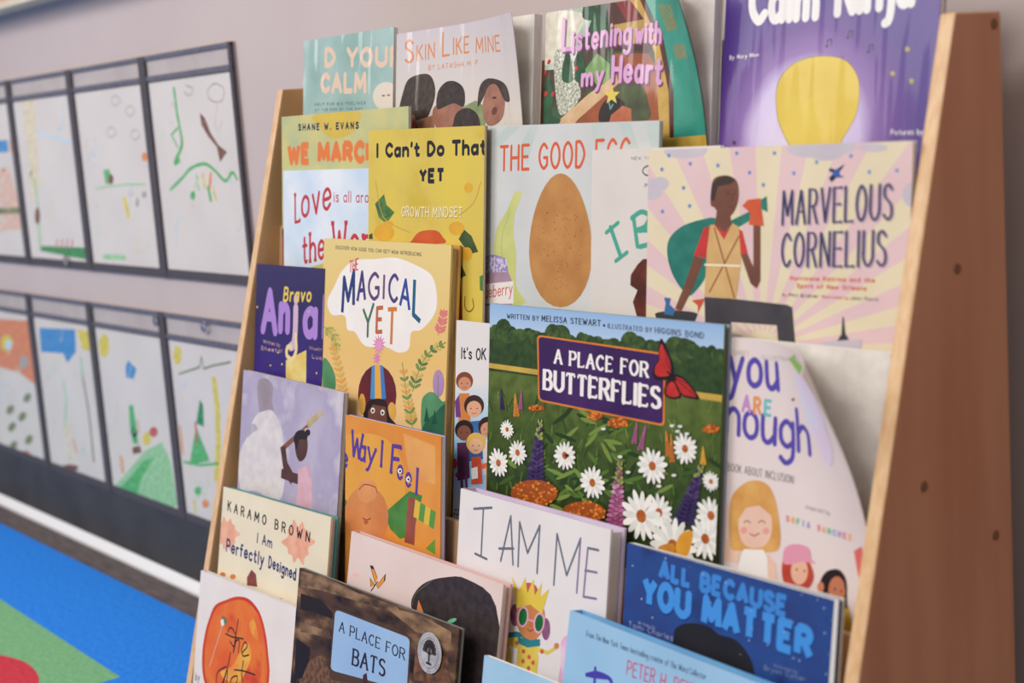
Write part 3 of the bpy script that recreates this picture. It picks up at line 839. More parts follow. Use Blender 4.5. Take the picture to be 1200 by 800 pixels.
GLOSS[0] = .22
blk = ink(38, 36, 42); wht = ink(238, 234, 230)
b = book('glossy purple picture book with white rounded lettering at the right end of the top tier', (852, -20), .205, 1, .046, .15, .006, False,
         ramp_mat([(0, (230, 220, 238)), (.5, (206, 188, 226)), (.62, (140, 104, 172)), (.8, (104, 68, 146)), (1, (84, 60, 140))], radial=(.088, .112, .105), rough=.3, noise=.015),
         ink(66, 52, 110))
p = ZM(820, 0, 3.158)
b.text(wht, 'Calm', (877, 31), (958, 25), 58, w=.19, gap=.06)
b.text(wht, 'Ninja', (978, 21.5), (1071, 9), 58, w=.19, gap=.06)
b.text(wht, 'By Mary Nhin', p(110, 222), p(218, 210), 5.5, w=.16); b.text(wht, 'Pictures by', p(706, 500), p(826, 498), 7, w=.15)
yel = tone((230, 202, 84), (224, 192, 72), 30)
yol = ink(120, 92, 40)
rnd_pts = [(470, 208), (540, 225), (582, 280), (590, 350), (575, 430), (530, 510), (500, 560), (360, 560), (300, 470), (284, 390), (290, 310), (330, 250), (390, 218)]
b.poly(yol, [p(440 + (x - 440) * 1.012, 370 + (y - 370) * 1.012) for x, y in rnd_pts], smooth=True)
b.poly(yel, [p(x, y) for x, y in rnd_pts], smooth=True)
for q in ((480, 160), (558, 128), (634, 180)):
    b.stroke(blk, p(q[0] - 8, q[1] + 12, q[0] - 6, q[1] - 12, q[0] + 8, q[1] - 15, q[0] + 7, q[1] + 8), 1.2); b.ell(blk, *p(q[0] - 10, q[1] + 12), 1.6, 1.2)
for q in ((768, 182), (714, 272), (784, 300)): b.poly(ink(196, 180, 70), star(*p(*q), 4.5))
b.poly(ink(60, 50, 60), star(*p(128, 528), 4))
done(b)

GLOSS[0] = 0
blk = ink(38, 36, 42); wht = ink(238, 234, 230)
# ---- second tier
b = book('olive yellow picture book with big orange capitals at the left end of the second tier', (330, 137), .255, 2, .047, .10, .004, False,
         tone((206, 196, 128), (178, 186, 140), 22), ink(120, 120, 110))
p = ZM(300, 0, 4)
b.poly(tone((214, 186, 74), (206, 178, 80), 40), p(270, 540, 480, 520, 470, 600, 420, 640, 350, 650, 300, 600), smooth=True)
b.text(navy, 'SHANE W. EVANS', p(198, 614), p(482, 605), 8.5, w=.24, gap=.3)
b.text(org, 'WE MARCH', p(146, 776), p(572, 768), 26.5, w=.3, gap=-.02, butt=True)
b.poly(ink(70, 44, 50), [(320, 268), (345, 268), (345, 285), (320, 285)]); b.poly(ink(150, 40, 44), [(320, 276), (345, 276), (345, 330), (320, 330)])
done(b)

b = book('light blue picture book with thin red lettering, in front of the olive yellow book', (332, 200), .205, 2, .0425, .10, .004, False,
         tone((196, 214, 232), (228, 232, 236), 14), ink(200, 214, 230))
p = ZM(290, 180, 4); red2 = ink(192, 56, 66)
b.text(red2, 'L', p(222, 330), p(248, 322), 36, w=.1, serif=.08); b.text(red2, 'ove', p(252, 310), p(392, 258), 40, w=.11, jit=.03)
b.text(red2, 'is all around', p(404, 228), p(640, 232), 13.5, w=.12, serif=.06)
b.text(red2, 'the', p(258, 522), p(362, 496), 36, w=.12, serif=.09); b.text(red2, 'World', p(396, 500), p(660, 500), 46, w=.11, serif=.08)
b.poly(ink(206, 190, 90), p(300, 530, 400, 500, 430, 560, 300, 560))
done(b)

b = book('bright yellow picture book with black lettering and a red mouth shape, second tier', (432, 153), (568, 147), 2, .038, .10, .0035, False,
         tone((220, 194, 74), (206, 178, 62), 16, c3=(214, 188, 84)), ink(120, 96, 40))
p = ZM(300, 0, 4)
bk2 = ink(36, 36, 48)
b.text(bk2, "I Can't Do That", p(562, 742), p(1082, 728), 18, w=.25, gap=.04)
p = ZM(290, 180, 4)
b.text(bk2, 'YET', p(802, 140), p(926, 140), 18, w=.28, gap=0, butt=True)
b.text(ink(246, 234, 190), 'GROWTH MINDSET', p(722, 296), p(1006, 298), 12, w=.11, serif=.07, jit=.05, shadow=(ink(120, 88, 40), (.05, -.05), 1.2))
gcl = tone((92, 136, 70), (64, 104, 60), 60)
b.poly(gcl, p(598, 235, 640, 190, 652, 240, 690, 275, 650, 328, 616, 300)); b.stroke(ink(50, 84, 50), p(606, 245, 640, 300, 680, 280), 1)
dgl = tone((70, 92, 54), (52, 72, 44), 60)
b.poly(dgl, p(990, 400, 1015, 355, 1050, 385, 1082, 460, 1050, 468, 1010, 430)); b.poly(dgl, p(985, 480, 1025, 570, 985, 592)); b.poly(gcl, p(1088, 575, 1120, 560, 1120, 650, 1090, 640))
b.poly(dgl, p(570, 380, 586, 372, 588, 400, 570, 400))
b.poly(tone((206, 92, 44), (190, 76, 40), 40), p(770, 408, 800, 370, 845, 358, 890, 362, 915, 390, 922, 420, 770, 420), smooth=True)
oc = tone((222, 170, 48), (214, 156, 44), 40)
for q in ((640, 370, 12, 10), (1036, 160, 5, 6), (660, 330, 6, 4), (1030, 470, 6, 8), (980, 350, 9, 8)): b.ell(oc, *p(q[0], q[1]), q[2], q[3])
b.stroke(ink(206, 156, 60), p(600, 130, 640, 300, 760, 370), 1.2, smooth=True); b.stroke(ink(206, 156, 60), p(1095, 130, 1060, 230, 990, 290), 1.2, smooth=True)
b.stroke(ink(110, 76, 36), p(1020, 670, 1020, 720, 1040, 740, 1060, 720, 1056, 680), 1.4, smooth=True)
b.poly(ink(176, 90, 46), p(985, 600, 1000, 590, 1010, 800, 985, 800))
done(b)

b = book('pale grey picture book with a brown speckled egg on its cover, second tier', (568, 148), (773, 141), 2, .047, .10, .004, False,
         tone((200, 202, 199), (211, 211, 208), 14), ink(150, 164, 160))
p = ZM(540, 130, 3.333)
ray_m = tone((186, 198, 192), (196, 206, 200), 30)
for q in ((180, 60, 232, 60, 150, 140, 110, 130), (270, 60, 300, 56, 262, 200, 215, 170), (510, 50, 552, 48, 560, 130, 520, 130), (612, 46, 660, 44, 700, 160, 660, 160), (720, 46, 780, 40, 770, 200, 760, 200)): b.poly(ray_m, p(*q))
b.text(ink(216, 92, 52), 'THE GOOD EGG', p(152, 238), p(662, 216), 31, w=.12)
b.poly(tone((208, 206, 132), (190, 196, 110), 30), p(210, 320, 238, 322, 212, 400, 206, 480, 216, 560, 216, 680, 250, 752, 130, 752, 128, 560, 140, 460, 180, 390), smooth=True)
b.stroke(ink(160, 170, 90), p(190, 400, 160, 500, 168, 640), .8, smooth=True)
b.poly(tone((150, 132, 178), (206, 196, 218), 260, stretch=(1, 1, 1), lo=.48, hi=.52), p(88, 566, 130, 560, 178, 575, 186, 630, 88, 634))
b.poly(tone((172, 140, 156), (160, 128, 146), 40), p(88, 632, 186, 628, 202, 668, 200, 760, 88, 760)); b.poly(ink(232, 222, 214), p(88, 676, 206, 664, 206, 752, 88, 752))
b.text(ink(206, 110, 100), 'ueberry', p(92, 734), p(202, 716), 15, w=.11)
eg = tone((196, 140, 78), (182, 124, 66), 40)
b.poly(eg, egg(657, 203, 360, 36.5))
rr = random.Random(5); fr = ink(146, 86, 50); L = b.L + 1; b.L += 1
for k in range(80):
    t, r_ = rr.uniform(0, 6.28), math.sqrt(rr.random()) * .85
    b.ell(fr, 657 + 30 * r_ * math.sin(t), 284 + 66 * r_ * math.cos(t), rr.uniform(.4, .95), rr.uniform(.4, .95), lay=L, n=6)
done(b)

b = book('off white picture book with teal hand lettering, half hidden by the sunburst book', (694, 176), .150, 2, .0425, .10, .004, False,
         tone((222, 214, 206), (216, 208, 200), 14), ink(214, 206, 198))
tl_ = ink(72, 164, 140)
b.stroke(tl_, p(585, 455, 625, 570), 6.2); b.stroke(tl_, p(568, 475, 615, 436), 5); b.stroke(tl_, p(605, 586, 650, 552), 5)
b.stroke(tl_, p(676, 425, 690, 528), 6.2); b.stroke(tl_, p(668, 418, 705, 394, 735, 410, 720, 450, 690, 466, 740, 468, 760, 510, 700, 530), 6, smooth=True)
b.text(ink(110, 106, 104), 'NEW YORK TIMES', p(665, 192), p(840, 186), 4, w=.15)
b.text(ink(70, 68, 70), 'G', p(706, 256), p(752, 254), 13, w=.13); b.text(ink(90, 86, 84), 'P', p(718, 300), p(730, 299), 5, w=.16)
ft = tone((108, 50, 36), (76, 36, 30), 60)
b.poly(ft, p(664, 640, 690, 600, 712, 578, 760, 575, 760, 810, 690, 810, 672, 745, 690, 700, 662, 680), smooth=False)
done(b)

b = book('wide cream and pink sunburst picture book with a worker carrying a teal sack, second tier', (760, 176), .2585, 2, .038, .10, .004, False,
         tone((230, 216, 182), (224, 209, 176), 16), ink(216, 204, 180), wide=.2585)
p = ZM(740, 160, 3.078)
pkr = tone((228, 196, 196), (222, 188, 190), 16)
cx, cy = p(470, 760)
L = b.L + 1; b.L += 1
for i in range(24):
    a0 = math.pi * 2 * i / 24 + .1; a1 = a0 + math.pi / 24
    b.poly(pkr, [(cx + 20 * math.cos(a0), cy + 20 * math.sin(a0)), (cx + 420 * math.cos(a0), cy + 420 * math.sin(a0)), (cx + 420 * math.cos(a1), cy + 420 * math.sin(a1)), (cx + 20 * math.cos(a1), cy + 20 * math.sin(a1))], lay=L)
cl = tone((204, 194, 200), (196, 186, 196), 30)
for q in ((190, 55, 24, 8), (225, 45, 16, 10), (640, 45, 26, 10), (700, 50, 24, 12), (760, 35, 16, 9), (70, 190, 14, 13), (105, 170, 10, 8), (1020, 210, 14, 15), (1045, 230, 10, 10), (870, 40, 18, 5)): b.ell(cl, *p(q[0], q[1]), q[2], q[3])
bs = ink(78, 136, 200); L = b.L + 1; b.L += 1
for q in ((135, 68), (212, 98), (110, 118), (312, 104), (188, 185), (210, 250), (112, 270), (380, 60), (426, 130), (516, 60), (476, 174), (586, 132), (668, 92), (792, 70), (858, 128), (958, 122), (1026, 70)): b.poly(bs, star(*p(*q), 3.6), lay=L)
sw = ink(44, 48, 70)
b.poly(sw, p(712, 150, 740, 118, 770, 98, 762, 112, 744, 136, 770, 146, 740, 148, 722, 165)); b.poly(sw, p(716, 112, 740, 122, 738, 136, 712, 124)); b.ell(ink(46, 96, 176), *p(740, 132), 4, 5)
cp = ink(58, 56, 92); cps = ink(172, 150, 170)
b.text(cp, 'MARVELOUS', p(542, 322), p(940, 304), 42, w=.085, contrast=.45, gap=.2, serif=.02, shadow=(cps, (.045, -.03), 1.1))
b.text(cp, 'CORNELIUS', p(540, 474), p(918, 472), 42, w=.085, contrast=.45, gap=.2, serif=.02, shadow=(cps, (.045, -.03), 1.1))
rdt = ink(214, 92, 56)
b.text(rdt, 'Hurricane Katrina and the', p(572, 518), p(878, 527), 5.6, w=.22, serif=.1); b.text(rdt, 'Spirit of New Orleans', p(596, 546), p(848, 556), 5.6, w=.22, serif=.1)
b.text(rdt, 'By', p(544, 576), p(562, 577), 4, w=.2); b.text(blk, 'Phil Bildner', p(568, 578), p(676, 582), 4.4, w=.16)
b.text(rdt, 'Illustrated by', p(686, 582), p(784, 588), 4, w=.2); b.text(blk, 'John Parra', p(790, 588), p(890, 594), 4.4, w=.16)
teal = tone((46, 128, 112), (36, 110, 98), 60)
b.poly(teal, p(310, 298, 250, 300, 180, 325, 136, 370, 130, 430, 150, 500, 190, 560, 215, 572, 260, 520, 290, 450, 330, 380), smooth=True)
b.poly(teal, p(340, 312, 430, 268, 450, 290, 380, 330)); b.poly(teal, p(455, 235, 488, 215, 492, 272, 470, 262))
bsk = tone((124, 80, 62), (112, 70, 56), 40)
b.poly(bsk, p(395, 380, 418, 420, 440, 470, 440, 310, 466, 310, 466, 520, 452, 548, 430, 530, 396, 430))
b.poly(bsk, p(310, 250, 352, 250, 362, 318, 335, 345, 302, 320)); b.poly(bsk, p(288, 190, 300, 150, 345, 140, 380, 160, 388, 210, 376, 260, 350, 292, 318, 280, 300, 256, 286, 245), smooth=True)
b.ell(bsk, *p(296, 238), 3, 5); L = b.L + 1; b.L += 1
b.stroke(ink(84, 52, 42), p(338, 196, 348, 193, 356, 196), .8, lay=L); b.stroke(ink(84, 52, 42), p(366, 196, 374, 194, 380, 197), .8, lay=L); b.ell(blk, *p(349, 205), .9, 1.1, lay=L, n=8); b.ell(blk, *p(372, 206), .9, 1.1, lay=L, n=8); b.stroke(ink(84, 52, 42), p(362, 205, 368, 228, 360, 230), .8, lay=L); b.stroke(ink(96, 48, 44), p(350, 250, 360, 253, 368, 249), 1, lay=L)
b.poly(ink(66, 52, 48), p(286, 225, 290, 175, 312, 148, 345, 140, 376, 156, 360, 170, 312, 180, 304, 215, 300, 235))
redv = tone((206, 62, 56), (190, 52, 50), 40)
b.poly(redv, p(262, 330, 300, 316, 335, 346, 365, 318, 400, 340, 420, 420, 396, 425, 280, 440, 225, 430))
b.poly(tone((216, 176, 116), (204, 162, 102), 40), p(272, 420, 284, 318, 300, 318, 335, 372, 365, 312, 388, 325, 396, 450, 378, 586, 264, 576))
b.stroke(ink(150, 88, 52), p(300, 330, 372, 580), 2.2); b.stroke(ink(150, 88, 52), p(388, 360, 282, 560), 2.2); b.stroke(ink(240, 226, 196), p(266, 462, 392, 466), 2.4)
b.poly(bsk, p(228, 430, 262, 442, 225, 540, 180, 630, 158, 620, 190, 540))
og2 = tone((214, 96, 56), (200, 82, 48), 40)
b.poly(og2, p(400, 250, 420, 228, 466, 222, 470, 262, 478, 322, 424, 318, 430, 275)); b.poly(og2, p(138, 622, 180, 626, 176, 680, 140, 680)); b.poly(og2, p(218, 590, 265, 584, 240, 636, 240, 610))
b.poly(ink(60, 62, 66), p(86, 640, 240, 640, 215, 700, 100, 700)); b.ell(ink(60, 62, 66), *p(162, 640), 25, 4); b.poly(ink(58, 110, 160), p(118, 640, 124, 600, 118, 580, 142, 582, 138, 605, 160, 625, 150, 645))
pant = tone((78, 74, 78), (66, 62, 68), 40)
b.poly(pant, p(264, 578, 378, 586, 560, 606, 580, 615, 596, 800, 535, 800, 525, 680, 360, 668, 352, 800, 270, 800))
b.poly(ink(62, 60, 70), p(762, 650, 766, 650, 772, 710, 784, 730, 782, 770, 744, 765, 744, 735, 758, 712)); b.poly(cl, p(690, 740, 830, 730, 830, 790, 690, 790))
done(b)

# ---- third tier
b = book('deep purple picture book with lilac and gold lettering at the left of the third tier', (301, 309), .149, 3, .0363, .14, .004, False,
         ramp_mat([(0, (74, 56, 150)), (.5, (62, 44, 130)), (.8, (52, 44, 92)), (1, (58, 52, 96))], 1, .26, rough=.4, noise=.02), ink(50, 40, 90))
p = ZM(260, 290, 3.333)
b.poly(tone((222, 190, 96), (232, 212, 140), 40), p(250, 440, 330, 400, 328, 640, 250, 640))
lil = ink(172, 132, 206); gold = ink(226, 196, 84)
b.text(lil, 'A', p(152, 338), p(216, 348), 56, w=.2)
b.text(lil, 'n', p(222, 338), p(262, 342), 56, w=.2); b.text(ink(206, 176, 196), 'j', p(262, 344), p(296, 350), 56, w=.2); b.text(lil, 'ali', p(314, 356), p(450, 372), 56, w=.2)
b.stroke(ink(232, 208, 150), p(288, 340, 290, 400, 275, 436, 254, 420, 256, 390, 270, 388), 6, smooth=True)
b.text(gold, 'Bravo', p(238, 212), p(348, 214), 18, w=.17, slant=.15)
for q in ((138, 232), (340, 250), (190, 460), (370, 490), (235, 455), (220, 410)): b.ell(gold, *p(*q), .9, 1.2)
b.text(ink(196, 160, 150), 'Written by', p(162, 372), p(228, 388), 4.4, w=.17); b.text(ink(196, 160, 150), 'Sheetal', p(152, 400), p(236, 412), 5, w=.17)
b.text(ink(196, 160, 150), 'Illustrated', p(342, 398), p(430, 412), 4.4, w=.17); b.text(ink(196, 160, 150), 'Lucha', p(352, 432), p(420, 446), 5, w=.17)
done(b)

b = book('cream and yellow picture book with a white cloud and many coloured capitals, third tier', (380, 279), (529, 287), 3, .037, .14, .012, True,
         ramp_mat([(0, (232, 188, 150)), (.35, (236, 196, 140)), (.6, (230, 188, 112)), (1, (226, 202, 132))], 1, .29, rough=.32, noise=.03, nscale=14),
         tone((214, 172, 90), (196, 150, 80), 20), m_page=mat((176, 140, 92), (226, 200, 150), scale=40, rough=.7, stretch=(1, 1, 45)))
cw = tone((240, 234, 228), (236, 228, 222), 30)
b.poly(cw, p(412, 210, 440, 150, 470, 90, 520, 50, 600, 45, 680, 40, 760, 70, 820, 110, 840, 190, 830, 260, 780, 320, 740, 330, 730, 395, 690, 410, 640, 388, 560, 384, 520, 330, 490, 320, 480, 265, 430, 262), smooth=True)
b.text(ink(80, 76, 74), 'DISCOVER HOW GOOD YOU CAN GET! NOW INTRODUCING...', p(444, 6), p(790, 36), 4.6, w=.17)
cs = [ink(44, 62, 120), ink(70, 58, 120), ink(98, 66, 116), ink(112, 72, 118), ink(78, 64, 122), ink(50, 74, 150), ink(30, 96, 130)]
glyphs(b, cs, [('M', *p(466, 266), *p(518, 232), 46), ('A', *p(526, 218), *p(562, 212), 38), ('G', *p(568, 208), *p(616, 208), 34), ('I', *p(628, 208), *p(634, 209), 33), ('C', *p(648, 214), *p(690, 220), 35), ('A', *p(692, 232), *p(736, 254), 37), ('L', *p(744, 268), *p(778, 302), 47)], w=.13, butt=True, upright=True)
b.text(ink(206, 74, 62), 'THE', p(498, 100), p(532, 88), 14.5, w=.12)
b.text(ink(66, 110, 84), 'Y', p(546, 366), p(592, 340), 38, w=.11); b.text(ink(190, 100, 66), 'E', p(600, 338), p(630, 336), 33, w=.15, butt=True); b.text(ink(206, 124, 56), 'T', p(640, 386), p(682, 386), 46, w=.11, butt=True)
pb_ = ink(216, 130, 170)
b.poly(pb_, [q for i in range(26) for q in [p(614 + (34 if i % 2 else 17) * .8 * math.cos(2 * math.pi * i / 26), 378 + (34 if i % 2 else 17) * 1.2 * math.sin(2 * math.pi * i / 26))]])
b.poly(pb_, [q for i in range(18) for q in [p(606 + (26 if i % 2 else 10) * .7 * math.cos(2 * math.pi * i / 18), 432 + (30 if i % 2 else 14) * math.sin(2 * math.pi * i / 18))]])
b.ell(ink(226, 150, 186), *p(614, 380), 4, 6)
b.ell(tone((112, 42, 48), (92, 34, 42), 30), *p(607, 575), 22.5, 35)
b.poly(ink(72, 140, 196), p(586, 462, 598, 458, 598, 592, 580, 590)); b.poly(ink(226, 166, 62), p(598, 458, 618, 458, 624, 592, 598, 592)); b.poly(ink(64, 120, 190), p(618, 458, 630, 462, 642, 590, 624, 592))
b.ell(tone((224, 170, 76), (210, 150, 62), 30), *p(548, 610), 4, 12); b.ell(tone((224, 170, 76), (210, 150, 62), 30), *p(664, 640), 5, 11)
b.poly(ink(46, 36, 40), p(566, 612, 600, 590, 640, 600, 656, 660, 680, 700, 560, 700), smooth=True)
b.poly(tone((122, 76, 58), (110, 66, 52), 30), p(572, 640, 590, 612, 640, 622, 648, 700, 572, 700))
b.ell(wht, *p(590, 636), 2.4, 3.4); b.ell(wht, *p(628, 644), 2.4, 3.4); b.ell(blk, *p(590, 637), 1.2, 1.8); b.ell(blk, *p(628, 645), 1.2, 1.8)
fy, fg = ink(222, 160, 72), ink(116, 142, 74); fo = ink(206, 176, 92)
frond(b, fg, p(402, 310, 440, 350, 450, 410), 6, 9, 1.6, [ink(158, 168, 90), fo])
frond(b, fy, p(480, 620, 470, 540, 452, 450, 425, 370), 11, 9, 1.7, [fy, fo])
frond(b, fg, p(745, 700, 735, 640, 720, 560, 705, 450), 11, 10, 1.7, [fg, fy, fo])
frond(b, fg, p(745, 560, 770, 480, 810, 410, 875, 370), 10, 10, 1.8, [fg, ink(86, 122, 74), fo])
frond(b, ink(222, 120, 120), p(845, 340, 860, 290, 868, 240), 6, 9, 1.6)
gt, gd = tone((94, 150, 104), (76, 132, 90), 40), tone((48, 104, 76), (40, 88, 66), 40)
b.ell(tone((172, 138, 176), (160, 126, 166), 40), *p(846, 530), 6.5, 16); b.stroke(ink(120, 90, 130), p(846, 500, 846, 640), .8)
b.poly(gt, p(398, 430, 440, 490, 440, 560, 398, 560), smooth=True)
b.poly(gt, p(780, 610, 800, 570, 830, 566, 860, 600, 880, 610, 880, 740, 790, 740), smooth=True); b.poly(gd, p(790, 690, 830, 650, 880, 615, 890, 760, 780, 760), smooth=True)
b.poly(ink(30, 82, 62), p(790, 680, 800, 620, 812, 680)); b.poly(ink(30, 82, 62), p(820, 690, 832, 630, 842, 690))
done(b)

b = book('narrow strip of a white and sky blue book with a group of children, third tier', (535, 375), .100, 3, .0455, .12, .004, False,
         ramp_mat([(0, (226, 222, 222)), (.18, (220, 222, 226)), (.35, (130, 182, 218)), (.62, (176, 206, 224)), (.75, (226, 220, 216))], 1, .22, rough=.4, noise=.015), ink(200, 200, 204))
p = ZM(490, 380, 2.667)
b.text(blk, "It's OK to", p(134, 108), p(250, 116), 14.5, w=.15, gap=.08, jit=.04)
def kid(s, f, hx, hy, r, skin, hair, top, body, hat=None):
    s.poly(top, f(*body), smooth=False)
    s.ell(hair, *f(hx, hy - r * .22), r * 1.12 / 2.667, r * 1.2 / 2.667)
    s.ell(skin, *f(hx, hy + r * .16), r * .84 / 2.667, r * .92 / 2.667)
    for e in (-1, 1): s.ell(blk, *f(hx + e * r * .35, hy + r * .1), .7, .9, n=8)
    s.stroke(ink(150, 70, 60), f(hx - r * .25, hy + r * .6, hx, hy + r * .68, hx + r * .25, hy + r * .6), .7)
sk1, sk2, sk3 = ink(222, 164, 128), ink(226, 176, 140), ink(128, 80, 64)
kid(b, p, 145, 182, 24, ink(206, 140, 104), tone((142, 78, 52), (120, 62, 44), 40), tone((216, 136, 66), (200, 120, 56), 40), (128, 215, 160, 215, 166, 330, 125, 330))
b.poly(ink(110, 62, 130), p(115, 240, 128, 220, 134, 290, 118, 290))
kid(b, p, 175, 260, 28, sk1, tone((70, 48, 40), (54, 38, 34), 40), tone((62, 110, 166), (52, 96, 150), 40), (148, 305, 195, 300, 205, 420, 150, 430))
kid(b, p, 217, 325, 26, ink(206, 146, 116), tone((66, 36, 40), (50, 30, 34), 40), tone((226, 214, 212), (216, 204, 204), 40), (200, 362, 232, 358, 238, 450, 206, 470))
b.poly(ink(226, 104, 76), p(196, 436, 236, 428, 238, 446, 198, 452)); b.stroke(sk1, p(214, 452, 214, 520), 5); b.stroke(sk1, p(228, 450, 230, 520), 5)
kid(b, p, 144, 335, 26, sk3, tone((46, 34, 38), (40, 30, 34), 40), tone((98, 56, 86), (84, 48, 76), 40), (122, 370, 158, 368, 162, 480, 124, 488))
b.stroke(ink(112, 60, 110), p(136, 480, 138, 515), 5); b.stroke(ink(112, 60, 110), p(150, 480, 152, 512), 5)
kid(b, p, 181, 376, 27, sk2, tone((226, 186, 92), (212, 168, 76), 40), tone((214, 92, 60), (200, 78, 52), 40), (168, 415, 196, 412, 202, 498, 166, 500))
b.poly(wht, p(166, 450, 186, 444, 188, 480, 168, 484)); b.ell(ink(190, 44, 50), *p(115, 435), 3, 6); b.ell(ink(190, 44, 50), *p(122, 470), 2, 3)
for q in ((205, 190), (225, 215), (196, 165), (218, 250), (206, 230)): b.ell(wht, *p(*q), .9, .9, n=8)
b.text(blk, 'WICKER', p(114, 584), p(160, 588), 4, w=.2); b.text(blk, 'PARKER', p(112, 598), p(158, 601), 4, w=.2)
done(b)

b = book('large picture book with a daisy meadow and purple title plaque, third tier', (574.5, 355.5), (849, 381), 3, .037, .12, .008, True,
         ramp_mat([(0, (24, 36, 20)), (.3, (44, 60, 26)), (.6, (74, 92, 38)), (.78, (96, 112, 52))], 1, .24, rough=.36, noise=.16, nscale=75), ink(150, 160, 170))
p = ZM(520, 350, 2.759)
b.poly(ramp_mat([(0, (206, 220, 232)), (1, (146, 182, 222))], 1, .05, start=.19, rough=.36, noise=.01), p(140, 0, 920, 60, 920, 220, 140, 150))
trees = tone((58, 82, 40), (40, 60, 34), 120)
rr = random.Random(3)
tr2 = tone((76, 100, 48), (46, 66, 36), 140)
b.poly(trees, p(130, 112, 920, 186, 920, 330, 130, 230)); b.L += 1; L = b.L
for i in range(60):
    x = 140 + i * 13.2; y0 = 112 + (x - 150) * .092
    big = 1.5 if 590 < x < 640 or 340 < x < 390 or 180 < x < 215 or 740 < x < 800 else .9
    b.ell(rr.choice((trees, tr2)), *p(x, y0 + rr.uniform(-4, 14) - big * 8), rr.uniform(6, 10) * big, rr.uniform(7, 10) * big, lay=L + i % 9, n=14)
b.L += 10
b.poly(tone((206, 172, 74), (188, 150, 60), 40), p(140, 206, 930, 316, 930, 338, 140, 222))
rr = random.Random(11); L = b.L + 1; b.L += 1
lg1, lg2, lg3, lg4 = ink(84, 116, 44), ink(40, 62, 26), ink(116, 140, 60), ink(62, 90, 36)
for k in range(170):
    x, y = rr.uniform(140, 900), rr.uniform(270, 760)
    if y < 240 + (x - 150) * .13: continue
    a = rr.uniform(-.5, .5); l_ = rr.uniform(16, 44)
    b.stroke(rr.choice((lg1, lg2, lg3)), p(x, y, x + math.sin(a) * l_, y - l_), rr.uniform(.8, 2.2), lay=L + k % 8)
b.L += 9; L = b.L
for k in range(110):                                     # leafy stalks behind the flowers
    x, y = (rr.uniform(330, 590), rr.uniform(360, 650)) if k < 60 else (rr.uniform(160, 880), rr.uniform(480, 740)); a = rr.choice((-1, 1)) * rr.uniform(.2, 1.1)
    b.ell(rr.choice((lg1, lg3, lg4, lg2)), *p(x, y), rr.uniform(8, 15), 2.5, a, lay=L + k % 12, n=10)
b.L += 13
sky_t = ink(44, 46, 62)
b.text(sky_t, 'WRITTEN BY', p(204, 64), p(308, 72), 6.2, w=.16, serif=.07, contrast=.6); b.text(sky_t, 'MELISSA STEWART', p(316, 73), p(508, 90), 7.6, w=.17, serif=.07, contrast=.6)
b.ell(sky_t, *p(519, 86), 1.3, 1.6); b.text(ink(70, 76, 96), 'ILLUSTRATED BY', p(530, 95), p(674, 110), 6.2, w=.15, serif=.07, contrast=.6); b.text(ink(70, 76, 96), 'HIGGINS BOND', p(682, 111), p(842, 130), 7.6, w=.16, serif=.07, contrast=.6)
oran2 = tone((222, 132, 46), (206, 112, 38), 40)
def rrect(pts, r=10):
    out = []
    n = len(pts)
    for i in range(n):
        a, c, d = np.array(pts[i - 1], float), np.array(pts[i], float), np.array(pts[(i + 1) % n], float)
        u = (a - c) / np.linalg.norm(a - c); v = (d - c) / np.linalg.norm(d - c)
        for t in (0, .25, .5, .75, 1):
            out.append(tuple(c + u * r * (1 - t) ** 2 + v * r * t ** 2))
    return out
plum = tone((70, 40, 96), (58, 32, 84), 20)
b.poly(oran2, [p(*q) for q in rrect([(302, 116), (718, 176), (715, 413), (306, 330)], 16)])
b.poly(plum, [p(*q) for q in rrect([(307, 122), (712, 182), (709, 405), (311, 325)], 14)])
wt = ink(240, 234, 230)
b.text(wt, 'A PLACE FOR', p(356, 212), p(664, 260), 20, w=.21, gap=.05, serif=.12, contrast=.45, butt=True)
b.text(wt, 'BUTTERFLIES', p(320, 298), p(704, 364), 28, w=.22, gap=.03, serif=.11, contrast=.45, butt=True)
# red butterfly
for q in ((704, 128, 722, 160, 740, 205, 742, 250, 722, 262, 690, 262, 676, 246, 682, 215, 696, 195, 694, 160), (738, 246, 770, 250, 800, 280, 828, 322, 800, 322, 776, 316, 752, 296), (726, 266, 746, 262, 762, 296, 768, 318, 740, 324, 716, 312, 714, 290)):
    b.poly(ink(40, 26, 30), p(*q), smooth=True)
    c = (sum(q[0::2]) / (len(q) / 2), sum(q[1::2]) / (len(q) / 2))
    b.poly(tone((198, 50, 44), (170, 36, 36), 60), p(*[(c[i % 2] + (v - c[i % 2]) * .78) for i, v in enumerate(q)]), smooth=True)
    for t in (0, 2, 3, 5): b.stroke(ink(40, 26, 30), p(738, 250, q[2 * t], q[2 * t + 1]), .8)
b.stroke(ink(30, 24, 26), p(724, 236, 752, 262), 2.4)
petal, pet2 = tone((232, 228, 220), (214, 214, 206), 60), ink(240, 236, 228); eye = tone((190, 104, 38), (160, 78, 30), 200)
def daisy(x, y, r, n=15, tilt=.82):
    c = b.uv(p(x, y)); R_ = 1.28 * r / 2.759 * b.scale(p(x, y)); b.L += 2; L = b.L
    for i in range(n):
        a = 2 * math.pi * i / n + x; rl = R_ * rr.uniform(.88, 1.05)
        b.ell_uv(petal if i % 2 else pet2, (c[0] + math.cos(a) * rl * .62, c[1] + math.sin(a) * rl * .62 * tilt), rl * .40, rl * .135, math.atan2(math.sin(a) * tilt, math.cos(a)), lay=L - 1 + (i % 2), n=10)
    b.L += 1; b.ell_uv(eye, c, R_ * .24, R_ * .22, lay=b.L)
